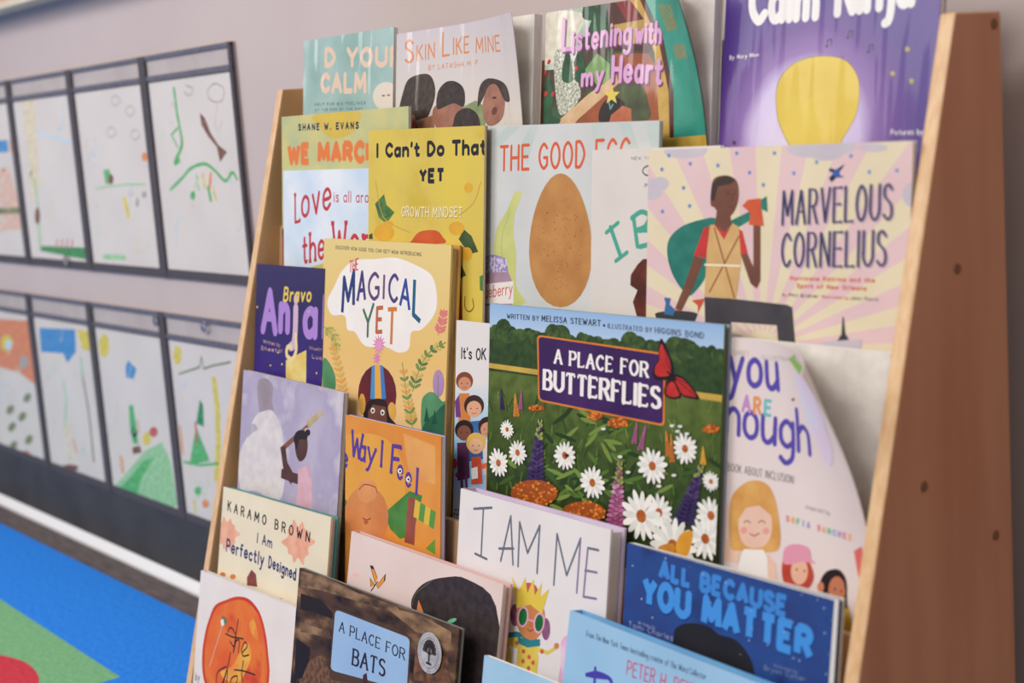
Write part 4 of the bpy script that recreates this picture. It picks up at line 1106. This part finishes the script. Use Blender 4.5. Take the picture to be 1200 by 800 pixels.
def spike(x0, y0, x1, y1, wd, cols, n=9):
    for i in range(n):
        t = i / (n - 1); ww = wd * (.25 + .75 * t); L = b.L + 1; b.L += 1
        for j in (-1, 0, 1): b.ell(cols[min(int(t * len(cols)), len(cols) - 1)] if (i + j) % 3 else cols[-1], *p(x0 + (x1 - x0) * t + j * ww * .6, y0 + (y1 - y0) * t + abs(j) * 3), ww * .2, 2.4, lay=L, n=8)
pur, purd, pnk = ink(84, 62, 110), ink(60, 44, 88), ink(186, 104, 150); yg = ink(150, 160, 84)
def mari(x, y, rx, ry, n=70):
    b.ell(ink(150, 74, 24), *p(x, y), rx / 2.759, ry / 2.759); b.L += 1; L = b.L
    for k in range(n):
        t, q = rr.uniform(0, 6.28), math.sqrt(rr.random())
        b.ell(rr.choice((mo1, mo2, mo3)), *p(x + rx * q * math.cos(t), y + ry * q * math.sin(t)), 1.7, 1.5, lay=L + k % 3, n=7)
    b.L += 3
mo1, mo2, mo3 = ink(222, 134, 44), ink(204, 104, 34), ink(178, 84, 28)
for q in ((236, 372, 232, 310, 9, (ink(222, 160, 60), ink(206, 128, 48))), (728, 500, 720, 430, 9, (ink(222, 150, 60), ink(196, 112, 44))), (740, 520, 736, 440, 8, (ink(222, 150, 60), ink(196, 112, 44))), (840, 528, 840, 482, 9, (ink(226, 176, 60), ink(222, 160, 50))),
          (250, 350, 252, 300, 6, (pnk, ink(160, 90, 130))), (618, 460, 626, 400, 8, (pnk, ink(160, 90, 130))), (638, 480, 654, 412, 9, (pnk, ink(160, 90, 130))), (190, 350, 186, 300, 6, (pur, purd))): spike(q[2], q[3], q[0], q[1], q[4], q[5], 7)
for q in ((566, 400, 34, 16), (300, 352, 26, 9), (866, 420, 26, 13), (490, 380, 22, 12)): mari(*q, n=30)
spike(314, 392, 298, 585, 28, (yg, yg, pur, pur, pur, purd), 15)
spike(572, 530, 556, 740, 32, (yg, yg, ink(206, 150, 180), pnk, pnk, ink(160, 80, 120)), 15)
spike(834, 540, 776, 720, 36, (yg, pur, pur, purd, purd), 14)
for q in ((208, 422, 28), (242, 497, 38), (180, 530, 42), (395, 506, 44), (484, 594, 48), (678, 540, 54), (784, 484, 46), (700, 690, 52), (642, 702, 76), (868, 700, 54), (868, 590, 30)): daisy(*q)
for q in ((520, 420), (574, 510), (748, 570), (768, 412), (790, 436), (700, 605), (742, 410), (760, 428), (600, 560)): b.ell(petal, *p(*q), 3, 1.8, n=8)
mari(296, 628, 76, 44); mari(456, 690, 72, 36)
daisy(745, 800, 84, 18); daisy(850, 775, 60)
b.poly(tone((226, 168, 52), (212, 146, 40), 60), p(756, 790, 775, 756, 808, 750, 806, 790, 790, 830, 760, 826), smooth=True); b.poly(tone((206, 136, 44), (190, 116, 36), 60), p(700, 800, 745, 790, 750, 820, 706, 822), smooth=True)
b.ell(ink(72, 40, 24), *p(402, 506), 2.6, 2)
done(b)

b = book('white picture book with a fair haired girl and curled cover, right end of third tier', (850, 394), .190, 3, .0450, .12, .005, False,
         tone((230, 216, 212), (226, 210, 208), 14), white_in, bend=('px', (856, 380), (972, 655), .10, 1.5), wide=.154)
p = ZM(820, 380, 2)
vio = ink(92, 76, 170)
b.text(vio, 'you', p(66, 142), p(188, 160), 54, w=.13, gap=.1)
b.text(vio, 'enough', p(20, 246), p(262, 312), 52, w=.12, gap=.08)
glyphs(b, [ink(196, 140, 196), ink(228, 150, 90), ink(106, 190, 196)], [('A', *p(98, 206), *p(120, 209), 22), ('R', *p(125, 211), *p(144, 214), 22), ('E', *p(150, 215), *p(168, 218), 21)], w=.2)
b.text(ink(120, 110, 116), 'A BOOK ABOUT INCLUSION', p(52, 340), p(220, 374), 10, w=.1, jit=.03)
b.text(ink(170, 160, 160), 'MARGARET', p(54, 68), p(116, 76), 6, w=.1); b.text(ink(180, 166, 160), 'ILLUSTRATED BY', p(146, 82), p(236, 96), 5.6, w=.12)
b.text(ink(150, 140, 140), 'inspired by', p(248, 432), p(306, 448), 6, w=.12)
glyphs(b, [ink(226, 130, 140), ink(236, 170, 90), ink(120, 190, 150), ink(110, 170, 210), ink(180, 140, 200)],
       [(c, *p(202 + i * 12.2, 462 + i * 3.6), *p(210 + i * 12.2, 464 + i * 3.6), 8) for i, c in enumerate('SOFIA SANCHEZ') if c != ' '], w=.26)
b.ell(ink(150, 60, 66), *p(219, 176), 1.8, 1.8)
b.poly(tone((226, 204, 226), (214, 214, 236), 40), p(225, 100, 262, 150, 310, 290, 300, 330, 250, 220, 236, 170), smooth=True); b.poly(ink(146, 190, 90), p(222, 70, 240, 76, 244, 100, 234, 118))
hg = tone((226, 172, 98), (212, 150, 76), 50); fs = tone((236, 200, 178), (232, 190, 168), 40)
b.poly(fs, p(40, 480, 48, 410, 66, 420, 62, 500, 96, 530, 90, 560, 50, 550))
b.poly(hg, p(72, 520, 70, 430, 84, 390, 120, 366, 160, 376, 182, 430, 188, 520, 150, 534, 100, 530), smooth=True)
b.poly(wht, p(92, 560, 104, 526, 150, 528, 164, 560, 160, 640, 84, 640)); b.poly(fs, p(158, 536, 178, 560, 184, 640, 162, 630))
b.poly(fs, p(92, 450, 110, 420, 140, 416, 166, 440, 168, 490, 150, 520, 116, 522, 96, 500), smooth=True)
b.poly(hg, p(90, 460, 96, 420, 124, 400, 158, 416, 170, 450, 140, 424, 108, 430))
for e in (112, 146): b.stroke(ink(120, 80, 70), p(e - 8, 464, e, 459, e + 8, 465), 1.2)
b.stroke(ink(190, 90, 90), p(118, 490, 128, 496, 140, 489), 1.6); b.ell(ink(232, 160, 150), *p(104, 482), 4, 4); b.ell(ink(232, 160, 150), *p(156, 484), 4, 4)
b.poly(tone((200, 82, 60), (182, 66, 52), 50), p(196, 600, 194, 556, 210, 540, 250, 548, 268, 590, 250, 622, 216, 616), smooth=True); b.ell(ink(232, 182, 156), *p(234, 578), 10, 16)
b.poly(ink(226, 152, 176), p(196, 558, 200, 524, 226, 514, 256, 524, 262, 550, 272, 560, 240, 556, 214, 562), smooth=True)
for e in (228, 246): b.ell(blk, *p(e, 574 + (e - 228) * .2), 1, 1.5, n=8)
b.poly(ink(44, 34, 38), p(282, 610, 296, 580, 326, 574, 344, 600, 346, 650, 352, 720, 336, 700, 326, 640, 300, 640), smooth=True); b.ell(ink(196, 122, 90), *p(322, 624), 10, 17); b.poly(ink(196, 164, 52), p(318, 690, 350, 660, 362, 740, 318, 735)); b.ell(ink(206, 130, 96), *p(284, 615), 4, 6)
b.ell(blk, *p(318, 620), 1.1, 1.6, n=8); b.ell(blk, *p(332, 625), 1.1, 1.6, n=8)
b.poly(ink(226, 110, 100), p(362, 530, 380, 520, 390, 590, 372, 590))
done(b)
# ---- fourth tier
b = book('lilac grey picture book with a child in pink swinging a bat, fourth tier', (285.5, 433), (403, 460), 4, .032, .16, .006, False,
         tone((186, 176, 198), (206, 198, 208), 16, c3=(170, 160, 188)), ink(150, 140, 120))
p = ZM(260, 290, 3.333)
wsm = tone((206, 198, 200), (222, 214, 212), 60)
b.poly(tone((150, 136, 146), (170, 156, 162), 30), p(140, 530, 170, 510, 200, 540, 196, 600, 200, 640, 150, 650), smooth=True)
b.poly(wsm, p(130, 660, 160, 640, 200, 640, 236, 720, 230, 820, 150, 860, 80, 840, 96, 740), smooth=True)
b.poly(tone((170, 162, 176), (190, 182, 190), 60), p(100, 720, 130, 690, 160, 780, 140, 860, 90, 860), smooth=True)
p = ZM(210, 500, 2.667)
b.poly(wsm, p(196, 60, 270, 0, 320, 60, 330, 150, 312, 230, 240, 200, 190, 190), smooth=True)
b.poly(tone((196, 178, 140), (176, 156, 118), 60), p(398, -18, 440, -50, 452, -40, 402, 6)); b.poly(tone((150, 104, 78), (128, 86, 64), 60), p(318, 62, 400, -8, 404, 4, 326, 76))
dk = tone((96, 62, 56), (80, 52, 48), 50)
b.poly(dk, p(316, 64, 332, 58, 338, 110, 360, 150, 350, 180, 328, 150)); b.poly(dk, p(320, 130, 380, 150, 372, 180, 318, 160))
b.poly(tone((222, 178, 188), (206, 160, 176), 60), p(372, 130, 404, 120, 416, 165, 414, 268, 362, 258, 370, 200))
b.poly(dk, p(362, 40, 376, 18, 396, 26, 402, 60, 394, 96, 376, 108, 364, 80), smooth=True)
b.poly(ink(48, 38, 40), p(358, 40, 366, 16, 384, 10, 400, 22, 398, 40, 376, 40, 368, 70), smooth=True); b.ell(ink(196, 190, 196), *p(399, 10), 2.4, 2.4)
b.ell(ink(48, 38, 40), *p(402, 18), 3, 4)
done(b)

b = book('orange picture book with wavy purple lettering and striped sleeve, fourth tier', (405, 485.5), (513, 510), 4, .037, .105, .006, False,
         tone((228, 152, 62), (220, 134, 50), 18), ink(96, 84, 150), wide=.166)
b.poly(tone((232, 168, 66), (226, 156, 54), 14), p(500, 60, 560, 20, 650, 40, 700, 120, 700, 230, 640, 270, 560, 220, 500, 250), smooth=True)
b.poly(tone((222, 146, 76), (232, 168, 92), 20), p(700, 20, 800, 60, 800, 180, 720, 160)); 
b.poly(tone((84, 140, 62), (66, 120, 52), 40), p(640, 270, 720, 200, 760, 215, 730, 340, 690, 350, 660, 320)); b.poly(tone((96, 150, 60), (70, 124, 50), 40), p(500, 200, 530, 240, 520, 265, 500, 262)); b.poly(ink(96, 150, 60), p(770, 380, 800, 350, 800, 400))
b.poly(tone((160, 84, 66), (142, 72, 60), 40), p(716, 220, 742, 224, 735, 370, 704, 360))
for i, c in enumerate(((222, 184, 60), (90, 150, 66), (222, 184, 60), (90, 150, 66))): b.poly(ink(*c), p(738 + i * 16, 226 + i * 10, 754 + i * 16, 236 + i * 10, 748 + i * 16, 290 + i * 10, 732 + i * 16, 280 + i * 10))
b.ell(tone((222, 146, 82), (206, 124, 66), 20), *p(585, 280), 26, 36); b.ell(tone((228, 156, 92), (214, 134, 76), 20), *p(588, 200), 12, 14)
b.stroke(ink(170, 84, 48), p(562, 196, 580, 180, 612, 188, 618, 206), 1.6, smooth=True); b.stroke(ink(150, 70, 44), p(574, 285, 586, 292, 598, 286), 1.6); b.ell(ink(190, 90, 60), *p(584, 296), 2.6, 3.6)
vi = ink(92, 64, 150)
b.text(vi, 'e', p(498, 128), p(528, 134), 30, w=.15)
glyphs(b, vi, [('W', *p(534, 92), *p(572, 108), 33), ('a', *p(560, 106), *p(582, 112), 30), ('y', *p(584, 112), *p(614, 120), 30), ('I', *p(628, 126), *p(634, 128), 33), ('F', *p(658, 146), *p(690, 152), 36), ('e', *p(680, 164), *p(698, 170), 28), ('e', *p(706, 186), *p(724, 194), 28), ('l', *p(738, 212), *p(744, 214), 33)], w=.14, serif=.08, slant=.12)
for q in ((690, 138), (716, 164)): b.ell(wht, *p(*q), 2.6, 3.2, n=12); b.ell(blk, *p(q[0] + 1, q[1]), 1.3, 1.6, n=8)
done(b)

b = book('thick white hardcover with thin grey capitals and a crowned child on its cover, fourth tier', (540, 572), (716, 620.5), 4, .0275, .155, .017, True,
         tone((232, 226, 225), (228, 220, 220), 16), mat((196, 176, 206), (206, 190, 214), scale=20, rough=.5), m_page=mat((232, 226, 220), (212, 204, 200), scale=40, rough=.7, stretch=(1, 1, 45)), m_in=ink(196, 172, 206))
p = ZM(520, 560, 3.054)
g1, g2 = ink(104, 110, 124), ink(132, 116, 156)
def ln(m, *q, w=3.0): b.stroke(m, p(*q), w)
ln(g1, 142, 110, 134, 274); ln(g1, 108, 110, 172, 106); ln(g1, 112, 270, 154, 290)
ln(g1, 204, 296, 240, 136, 248, 310); ln(g1, 198, 252, 250, 252)
ln(g1, 266, 316, 272, 158, 300, 268, 344, 170, 334, 340)
ln(g1, 394, 382, 406, 200, 440, 348, 490, 216); ln(g2, 490, 216, 476, 410)
ln(g1, 516, 250, 554, 258); ln(g2, 516, 250, 500, 424, 546, 432); ln(g2, 506, 330, 548, 338)
pw = tone((226, 160, 208), (236, 204, 224), 60)
b.poly(pw, p(418, 600, 430, 570, 462, 556, 474, 600, 470, 680, 440, 740, 410, 730, 420, 660), smooth=True)
b.poly(tone((222, 206, 92), (232, 220, 150), 50), p(180, 690, 206, 620, 236, 600, 240, 700, 190, 720), smooth=True); b.poly(tone((226, 170, 96), (236, 214, 150), 40), p(330, 740, 400, 730, 450, 730, 450, 790, 320, 790), smooth=True); b.poly(ink(98, 128, 66), p(196, 640, 214, 600, 216, 690, 200, 700))
cu, sk = tone((150, 96, 130), (126, 76, 112), 200), tone((206, 136, 84), (196, 124, 74), 50)
yl = tone((226, 204, 92), (216, 190, 76), 60)
b.poly(ink(44, 128, 140), p(212, 556, 262, 548, 345, 580, 345, 600, 290, 600, 262, 572, 230, 600, 214, 604))
b.poly(yl, p(240, 570, 276, 568, 330, 600, 340, 640, 330, 740, 270, 735, 258, 690, 264, 610, 215, 590, 214, 576))
b.poly(yl, p(330, 600, 372, 618, 408, 596, 412, 606, 374, 632, 334, 622)); b.ell(sk, *p(404, 600), 3, 3.6)
for q in ((286, 620), (306, 640), (284, 655), (304, 680), (318, 712), (284, 700), (320, 660), (262, 590), (352, 620)): b.ell(ink(206, 92, 66), *p(*q), 2.2, 2.8, n=10)
b.ell(cu, *p(256, 490), 6, 13); b.ell(cu, *p(366, 540), 5, 13)
b.poly(sk, p(262, 470, 290, 440, 340, 446, 362, 480, 356, 540, 326, 578, 288, 568, 264, 530), smooth=True)
b.poly(ink(190, 90, 96), p(270, 400, 300, 374, 332, 388, 340, 440, 280, 440), smooth=True)
b.poly(ink(226, 198, 70), p(262, 466, 244, 352, 270, 404, 292, 354, 300, 412, 322, 360, 326, 420, 352, 374, 346, 424, 378, 396, 352, 486, 310, 452))
for q in ((284, 496), (342, 518)): b.ell(ink(226, 166, 196), *p(*q), 6.6, 12.5, .1); b.ell(tone((40, 126, 62), (28, 104, 52), 60), *p(*q), 4.8, 10, .1)
b.stroke(ink(226, 166, 196), p(302, 506, 324, 512), 1.6); b.stroke(ink(120, 60, 50), p(300, 540, 310, 548, 320, 542), 1.2); b.ell(ink(190, 110, 70), *p(312, 524), 2.4, 2.8)
b.poly(ink(44, 128, 140), p(266, 566, 300, 580, 345, 576, 345, 600, 300, 606, 266, 590))
done(b)

b = book('dark blue picture book with bright blue capitals at the right end of the fourth tier', (735, 636), (983, 704), 4, .027, .155, .007, True,
         tone((48, 64, 124), (38, 50, 104), 14, c3=(44, 76, 142)), ink(226, 222, 214), m_page=mat((226, 220, 210), (206, 200, 190), scale=40, rough=.7, stretch=(1, 1, 45)))
p = ZM(640, 610, 3.158)
b.poly(ink(218, 214, 208), p(296, 66, 1090, 284, 1088, 300, 300, 82)); b.poly(ink(218, 214, 208), p(1068, 284, 1100, 290, 1070, 700, 1040, 690))
b.text(ink(62, 134, 214), 'ALL BECAUSE', p(414, 216), p(892, 362), 25, w=.27, gap=.02, butt=True, shadow=(ink(28, 60, 128), (.03, -.06), 1.05))
b.text(ink(66, 146, 226), 'YOU MATTER', p(352, 314), p(986, 524), 37, w=.26, gap=.02, butt=True, shadow=(ink(28, 60, 128), (.03, -.05), 1.05))
b.poly(tone((44, 42, 48), (38, 38, 44), 30), p(470, 440, 490, 390, 540, 378, 600, 390, 640, 420, 700, 440, 745, 490, 770, 560, 760, 700, 460, 700), smooth=True)
st = ink(176, 190, 214); rr = random.Random(21); L = b.L + 1; b.L += 1
for k in range(46): b.ell(st, *p(rr.uniform(300, 1060), rr.uniform(120, 620)), *(2 * [rr.uniform(.35, 1.1)]), lay=L, n=8)
b.text(ink(146, 156, 190), 'Written by', p(340, 382), p(404, 402), 4.4, w=.14); b.text(ink(146, 156, 190), 'Tami Charles', p(304, 392), p(470, 446), 7.4, w=.14)
b.text(ink(120, 132, 170), 'Illustrated by', p(842, 540), p(930, 566), 4.6, w=.14); b.text(ink(120, 132, 170), 'Bryan Collier', p(806, 552), p(960, 596), 6.4, w=.14)
done(b)

# ---- fifth tier
b = book('cream picture book with navy hand lettering and coral leaves, left of the fifth tier', (262, 570), (388, 606), 5, .016, .20, .010, True,
         tone((234, 222, 194), (228, 214, 186), 18), mat((66, 132, 132), (90, 150, 146), scale=20, rough=.5))
p = ZM(200, 540, 3.075)
p = ZM(210, 500, 2.667)
lf = tone((228, 158, 128), (236, 180, 150), 60)
for cx_, cy_, r_ in ((150, 335, 40), (372, 360, 52)):
    pts = []
    for i in range(20):
        a = 2 * math.pi * i / 20; q = r_ * ((1.25, .8, .95, .86, 1.12, .72, 1.0, .78, .9, .84)[i % 10])
        pts += [cx_ + q * .82 * math.cos(a), cy_ + q * 1.3 * math.sin(a)]
    b.poly(lf, p(*pts), smooth=True)
b.text(blk, 'KARAMO BROWN', p(150, 262), p(408, 364), 12.5, w=.19, gap=.5, contrast=.6)
nv = ink(44, 50, 110)
b.text(nv, 'I Am', p(242, 362), p(290, 380), 13, w=.16, jit=.04); b.text(nv, 'Perfectly', p(146, 388), p(264, 438), 16, w=.17, jit=.04); b.text(nv, 'Designed', p(278, 440), p(364, 482), 15, w=.17, jit=.04)
b.poly(tone((140, 74, 66), (124, 64, 58), 80), p(212, 495, 212, 470, 226, 446, 240, 460, 244, 500)); b.ell(ink(206, 130, 70), *p(168, 468), 3.4, 3); b.ell(ink(206, 120, 60), *p(136, 462), 3.4, 3); b.ell(ink(206, 150, 80), *p(316, 540), 3, 2)
done(b)

b = book('pale pink hardcover with a large dark head of hair and an orange butterfly, fifth tier', (412, 622), (590, 685), 5, .016, .20, .010, True,
         tone((230, 208, 201), (224, 200, 194), 14), ink(222, 180, 176))
b.poly(tone((66, 56, 56), (52, 44, 46), 120), p(725, 560, 735, 520, 770, 486, 830, 470, 900, 476, 990, 560, 990, 830, 800, 830, 745, 620), smooth=True)
b.stroke(ink(92, 82, 80), p(728, 556, 740, 520, 790, 480), 1.6, smooth=True)
for sg, q in ((0, (612, 490, 596, 432, 606, 434, 620, 470)), (0, (616, 496, 646, 458, 644, 480, 622, 506)), (0, (598, 500, 596, 470, 612, 494))): b.poly(ink(60, 40, 32), p(*q)); b.poly(ink(226, 146, 58), p(*[v + (1.5 if i % 2 == 0 else 0) for i, v in enumerate([q[0] + (t - q[0]) * .8 if i % 2 == 0 else q[1] + (t - q[1]) * .8 for i, t in enumerate(q)])]))
b.stroke(ink(60, 40, 32), p(600, 512, 620, 484), 1.6)
b.poly(ink(216, 130, 80), p(742, 576, 748, 540, 764, 580)); b.ell(ink(110, 190, 150), *p(852, 606), 6, 2.4, -.4); b.ell(ink(236, 186, 190), *p(552, 462), 4, 2)
b.poly(ink(214, 110, 66), p(820, 660, 838, 650, 860, 690, 840, 780, 820, 760))
done(b)

b = book('white picture book with a big orange blot and black script, fifth tier', (235.5, 668), (347, 712), 5, .002, .20, .008, True,
         tone((232, 224, 220), (228, 218, 214), 20), ink(214, 206, 202))
p = ZM(200, 540, 3.075)
wob = [(240, 488), (280, 496), (312, 530), (330, 570), (344, 630), (352, 700), (356, 770), (340, 850), (280, 890), (200, 880), (140, 840), (116, 770), (114, 690), (124, 620), (138, 570), (160, 520), (200, 500)]
b.poly(tone((200, 56, 30), (210, 74, 34), 20), [p(*q) for q in wob], smooth=True)
b.poly(tone((224, 92, 38), (208, 66, 32), 16, c3=(230, 120, 44)), [p(236 + (x - 236) * .93, 690 + (y - 690) * .94) for x, y in wob], smooth=True)
b.poly(tone((236, 178, 66), (230, 140, 52), 40), p(250, 690, 276, 650, 290, 700, 270, 760, 240, 800, 200, 790, 180, 760, 220, 740), smooth=True); b.poly(tone((236, 170, 66), (230, 130, 50), 40), p(284, 590, 300, 570, 316, 640, 296, 630), smooth=True)
sc = ink(50, 36, 34)
def pen(*q, w=1.9): b.stroke(sc, p(*q), w, smooth=True)
pen(206, 616, 214, 600, 228, 612, 236, 640, 228, 668, 214, 650); pen(198, 622, 224, 634, 262, 640)
pen(244, 570, 236, 620, 226, 690, 236, 650, 248, 648, 244, 690); pen(258, 690, 276, 668, 268, 652, 256, 680, 262, 702, 282, 698)
pen(216, 690, 206, 740, 190, 800); pen(200, 740, 170, 760, 166, 800, 186, 800, 204, 750, 202, 800); pen(222, 780, 216, 800, 236, 800, 240, 775, 222, 780); pen(262, 720, 256, 770, 262, 800); pen(230, 752, 262, 756, 304, 770)
b.stroke(ink(206, 196, 190), p(188, 590, 140, 740), 1); b.poly(ink(90, 120, 90), p(184, 556, 196, 562, 204, 580, 194, 592, 186, 576)); b.poly(ink(232, 228, 220), p(180, 574, 190, 568, 194, 590, 184, 596))
b.text(sc, 'by', p(88, 790), p(104, 792), 9, w=.1)
done(b)

b = book('brown picture book with a light blue plaque and silver award seal, fifth tier', (351, 665), (538, 739), 5, -.0075, .20, .006, True,
         tone((36, 28, 26), (150, 116, 82), 20, c3=(92, 66, 48), detail=9, stretch=(1, 2.2, 1), lo=.36, hi=.66), ink(130, 134, 130))
p = ZM(210, 500, 2.667)
bark = tone((160, 126, 92), (74, 54, 42), 40, detail=9, stretch=(1, 2, 1))
for q in ((380, 450, 460, 470, 560, 520, 680, 560, 700, 590, 560, 545, 440, 510, 380, 500), (380, 610, 470, 640, 475, 660, 380, 640), (640, 560, 760, 590, 850, 640, 850, 680, 740, 640)): b.poly(bark, p(*q))
b.poly(ink(44, 34, 30), p(380, 520, 440, 540, 480, 580, 480, 600, 420, 580, 378, 570)); b.poly(ink(40, 32, 30), p(366, 660, 410, 690, 400, 780, 360, 790))
b.poly(tone((130, 92, 62), (82, 60, 46), 200), p(390, 770, 410, 730, 450, 715, 470, 760, 520, 780, 520, 830, 380, 830), smooth=True)
b.poly(tone((132, 88, 58), (90, 62, 46), 160), p(560, 780, 590, 765, 596, 800, 560, 810)); b.poly(tone((132, 88, 58), (72, 52, 42), 120), p(740, 690, 840, 720, 850, 810, 730, 790))
b.poly(ink(84, 60, 46), [p(*q) for q in rrect([(483, 562), (726, 656), (716, 830), (468, 790)], 18)])
b.poly(tone((146, 180, 222), (154, 188, 226), 20), [p(*q) for q in rrect([(488, 570), (721, 660), (711, 824), (473, 760)], 16)])
b.text(ink(46, 44, 56), 'A PLACE FOR', p(498, 640), p(706, 732), 14, w=.17, gap=.07, serif=.11, contrast=.5, butt=True)
b.text(ink(46, 44, 56), 'BATS', p(538, 746), p(644, 786), 22, w=.18, gap=.05, serif=.11, contrast=.5, butt=True)
b.poly(ink(70, 46, 40), p(575, 775, 586, 768, 590, 800, 572, 812))
ctr = b.uv(p(787, 706)); Rm = 24 * b.scale(p(787, 706))
root_b = b.root; done(b)
sl = Sheet((0, 0, 0), (1, 0, 0), (0, 1, 0), 2 * Rm, 2 * Rm)
sil = mat((206, 202, 200), (176, 172, 170), scale=120, rough=.35, metal=.25, name='silver_foil'); sild = ink(70, 62, 58)
bm = cyl((0, 0, .0012), (0, 0, 1), Rm, .0006, 40)
seal = bm_obj('award_seal', bm, [sil, sild], root_b); seal.location = (ctr[0], ctr[1], 0); seal['label'] = 'round silver award seal with a dark tree'
te = Sheet((0, 0, 0), (1, 0, 0), (0, 1, 0), 2, 2)
zt = 1
te.L = 1
def C1(x, y): return (1 + x * Rm, 1 + y * Rm)
for i in range(40):
    a = 2 * math.pi * i / 40
    te.stroke_uv(sild, [C1(.84 * math.cos(a), .84 * math.sin(a)), C1(.92 * math.cos(a + .03), .92 * math.sin(a + .03))], .0004, lay=2)
te.stroke_uv(sild, [C1(.74 * math.cos(2 * math.pi * i / 40), .74 * math.sin(2 * math.pi * i / 40)) for i in range(41)], .0005, lay=2)
te.stroke_uv(sild, [C1(0, -.5), C1(0, .2)], .0026, lay=2); te.stroke_uv(sild, [C1(-.2, -.52), C1(.2, -.52)], .002, lay=2)
for i in range(9):
    a = math.pi * (.02 + .96 * i / 8); te.stroke_uv(sild, [C1(0, -.1), C1(.45 * math.cos(a), .05 + .5 * math.sin(a))], .0009, lay=2)
    te.ell_uv(sild, C1(.45 * math.cos(a), .05 + .5 * math.sin(a)), .0026, .0022, lay=3, n=8); te.ell_uv(sild, C1(.3 * math.cos(a), .05 + .32 * math.sin(a)), .0024, .002, lay=3, n=8)
to = te.build('tree_emblem', seal); to.location = (-1, -1, .0018)

b = book('small light blue picture book in front of the crowned child book, bottom edge', (567.5, 767.5), .200, 5, -.0075, .20, .005, False,
         tone((150, 194, 226), (170, 206, 230), 16), ink(220, 226, 230))
p = ZM(520, 560, 3.054)
b.text(blk, 'NEW YORK TIMES', p(286, 786), p(500, 860), 7.4, w=.14, gap=.24)
b.text(ink(36, 40, 60), 'O', p(194, 836), p(228, 845), 18, w=.12)
done(b)

b = book('sky blue hardcover with violet brush lettering and red capitals, bottom right of the picture', (668, 715), (880, 797), 5, .012, .20, .013, True,
         tone((156, 198, 230), (148, 190, 224), 12), tone((110, 170, 214), (100, 160, 206), 20), wide=.245)
p = ZM(640, 610, 3.158)
dkb = ink(44, 52, 90)
b.text(dkb, 'From The New York Times bestselling creator of The Word Collector', p(148, 428), p(590, 590), 7.6, w=.11, jit=.04)
b.text(ink(196, 70, 110), 'PETER H. REYNOLDS', p(296, 570), p(660, 700), 18, w=.1, jit=.04)
vv = ink(72, 64, 168)
b.stroke(vv, p(182, 545, 178, 620), 4.4); b.stroke(vv, p(150, 570, 190, 564, 236, 586, 244, 620), 5.2, smooth=True); b.stroke(vv, p(160, 572, 220, 580), 5)
done(b)
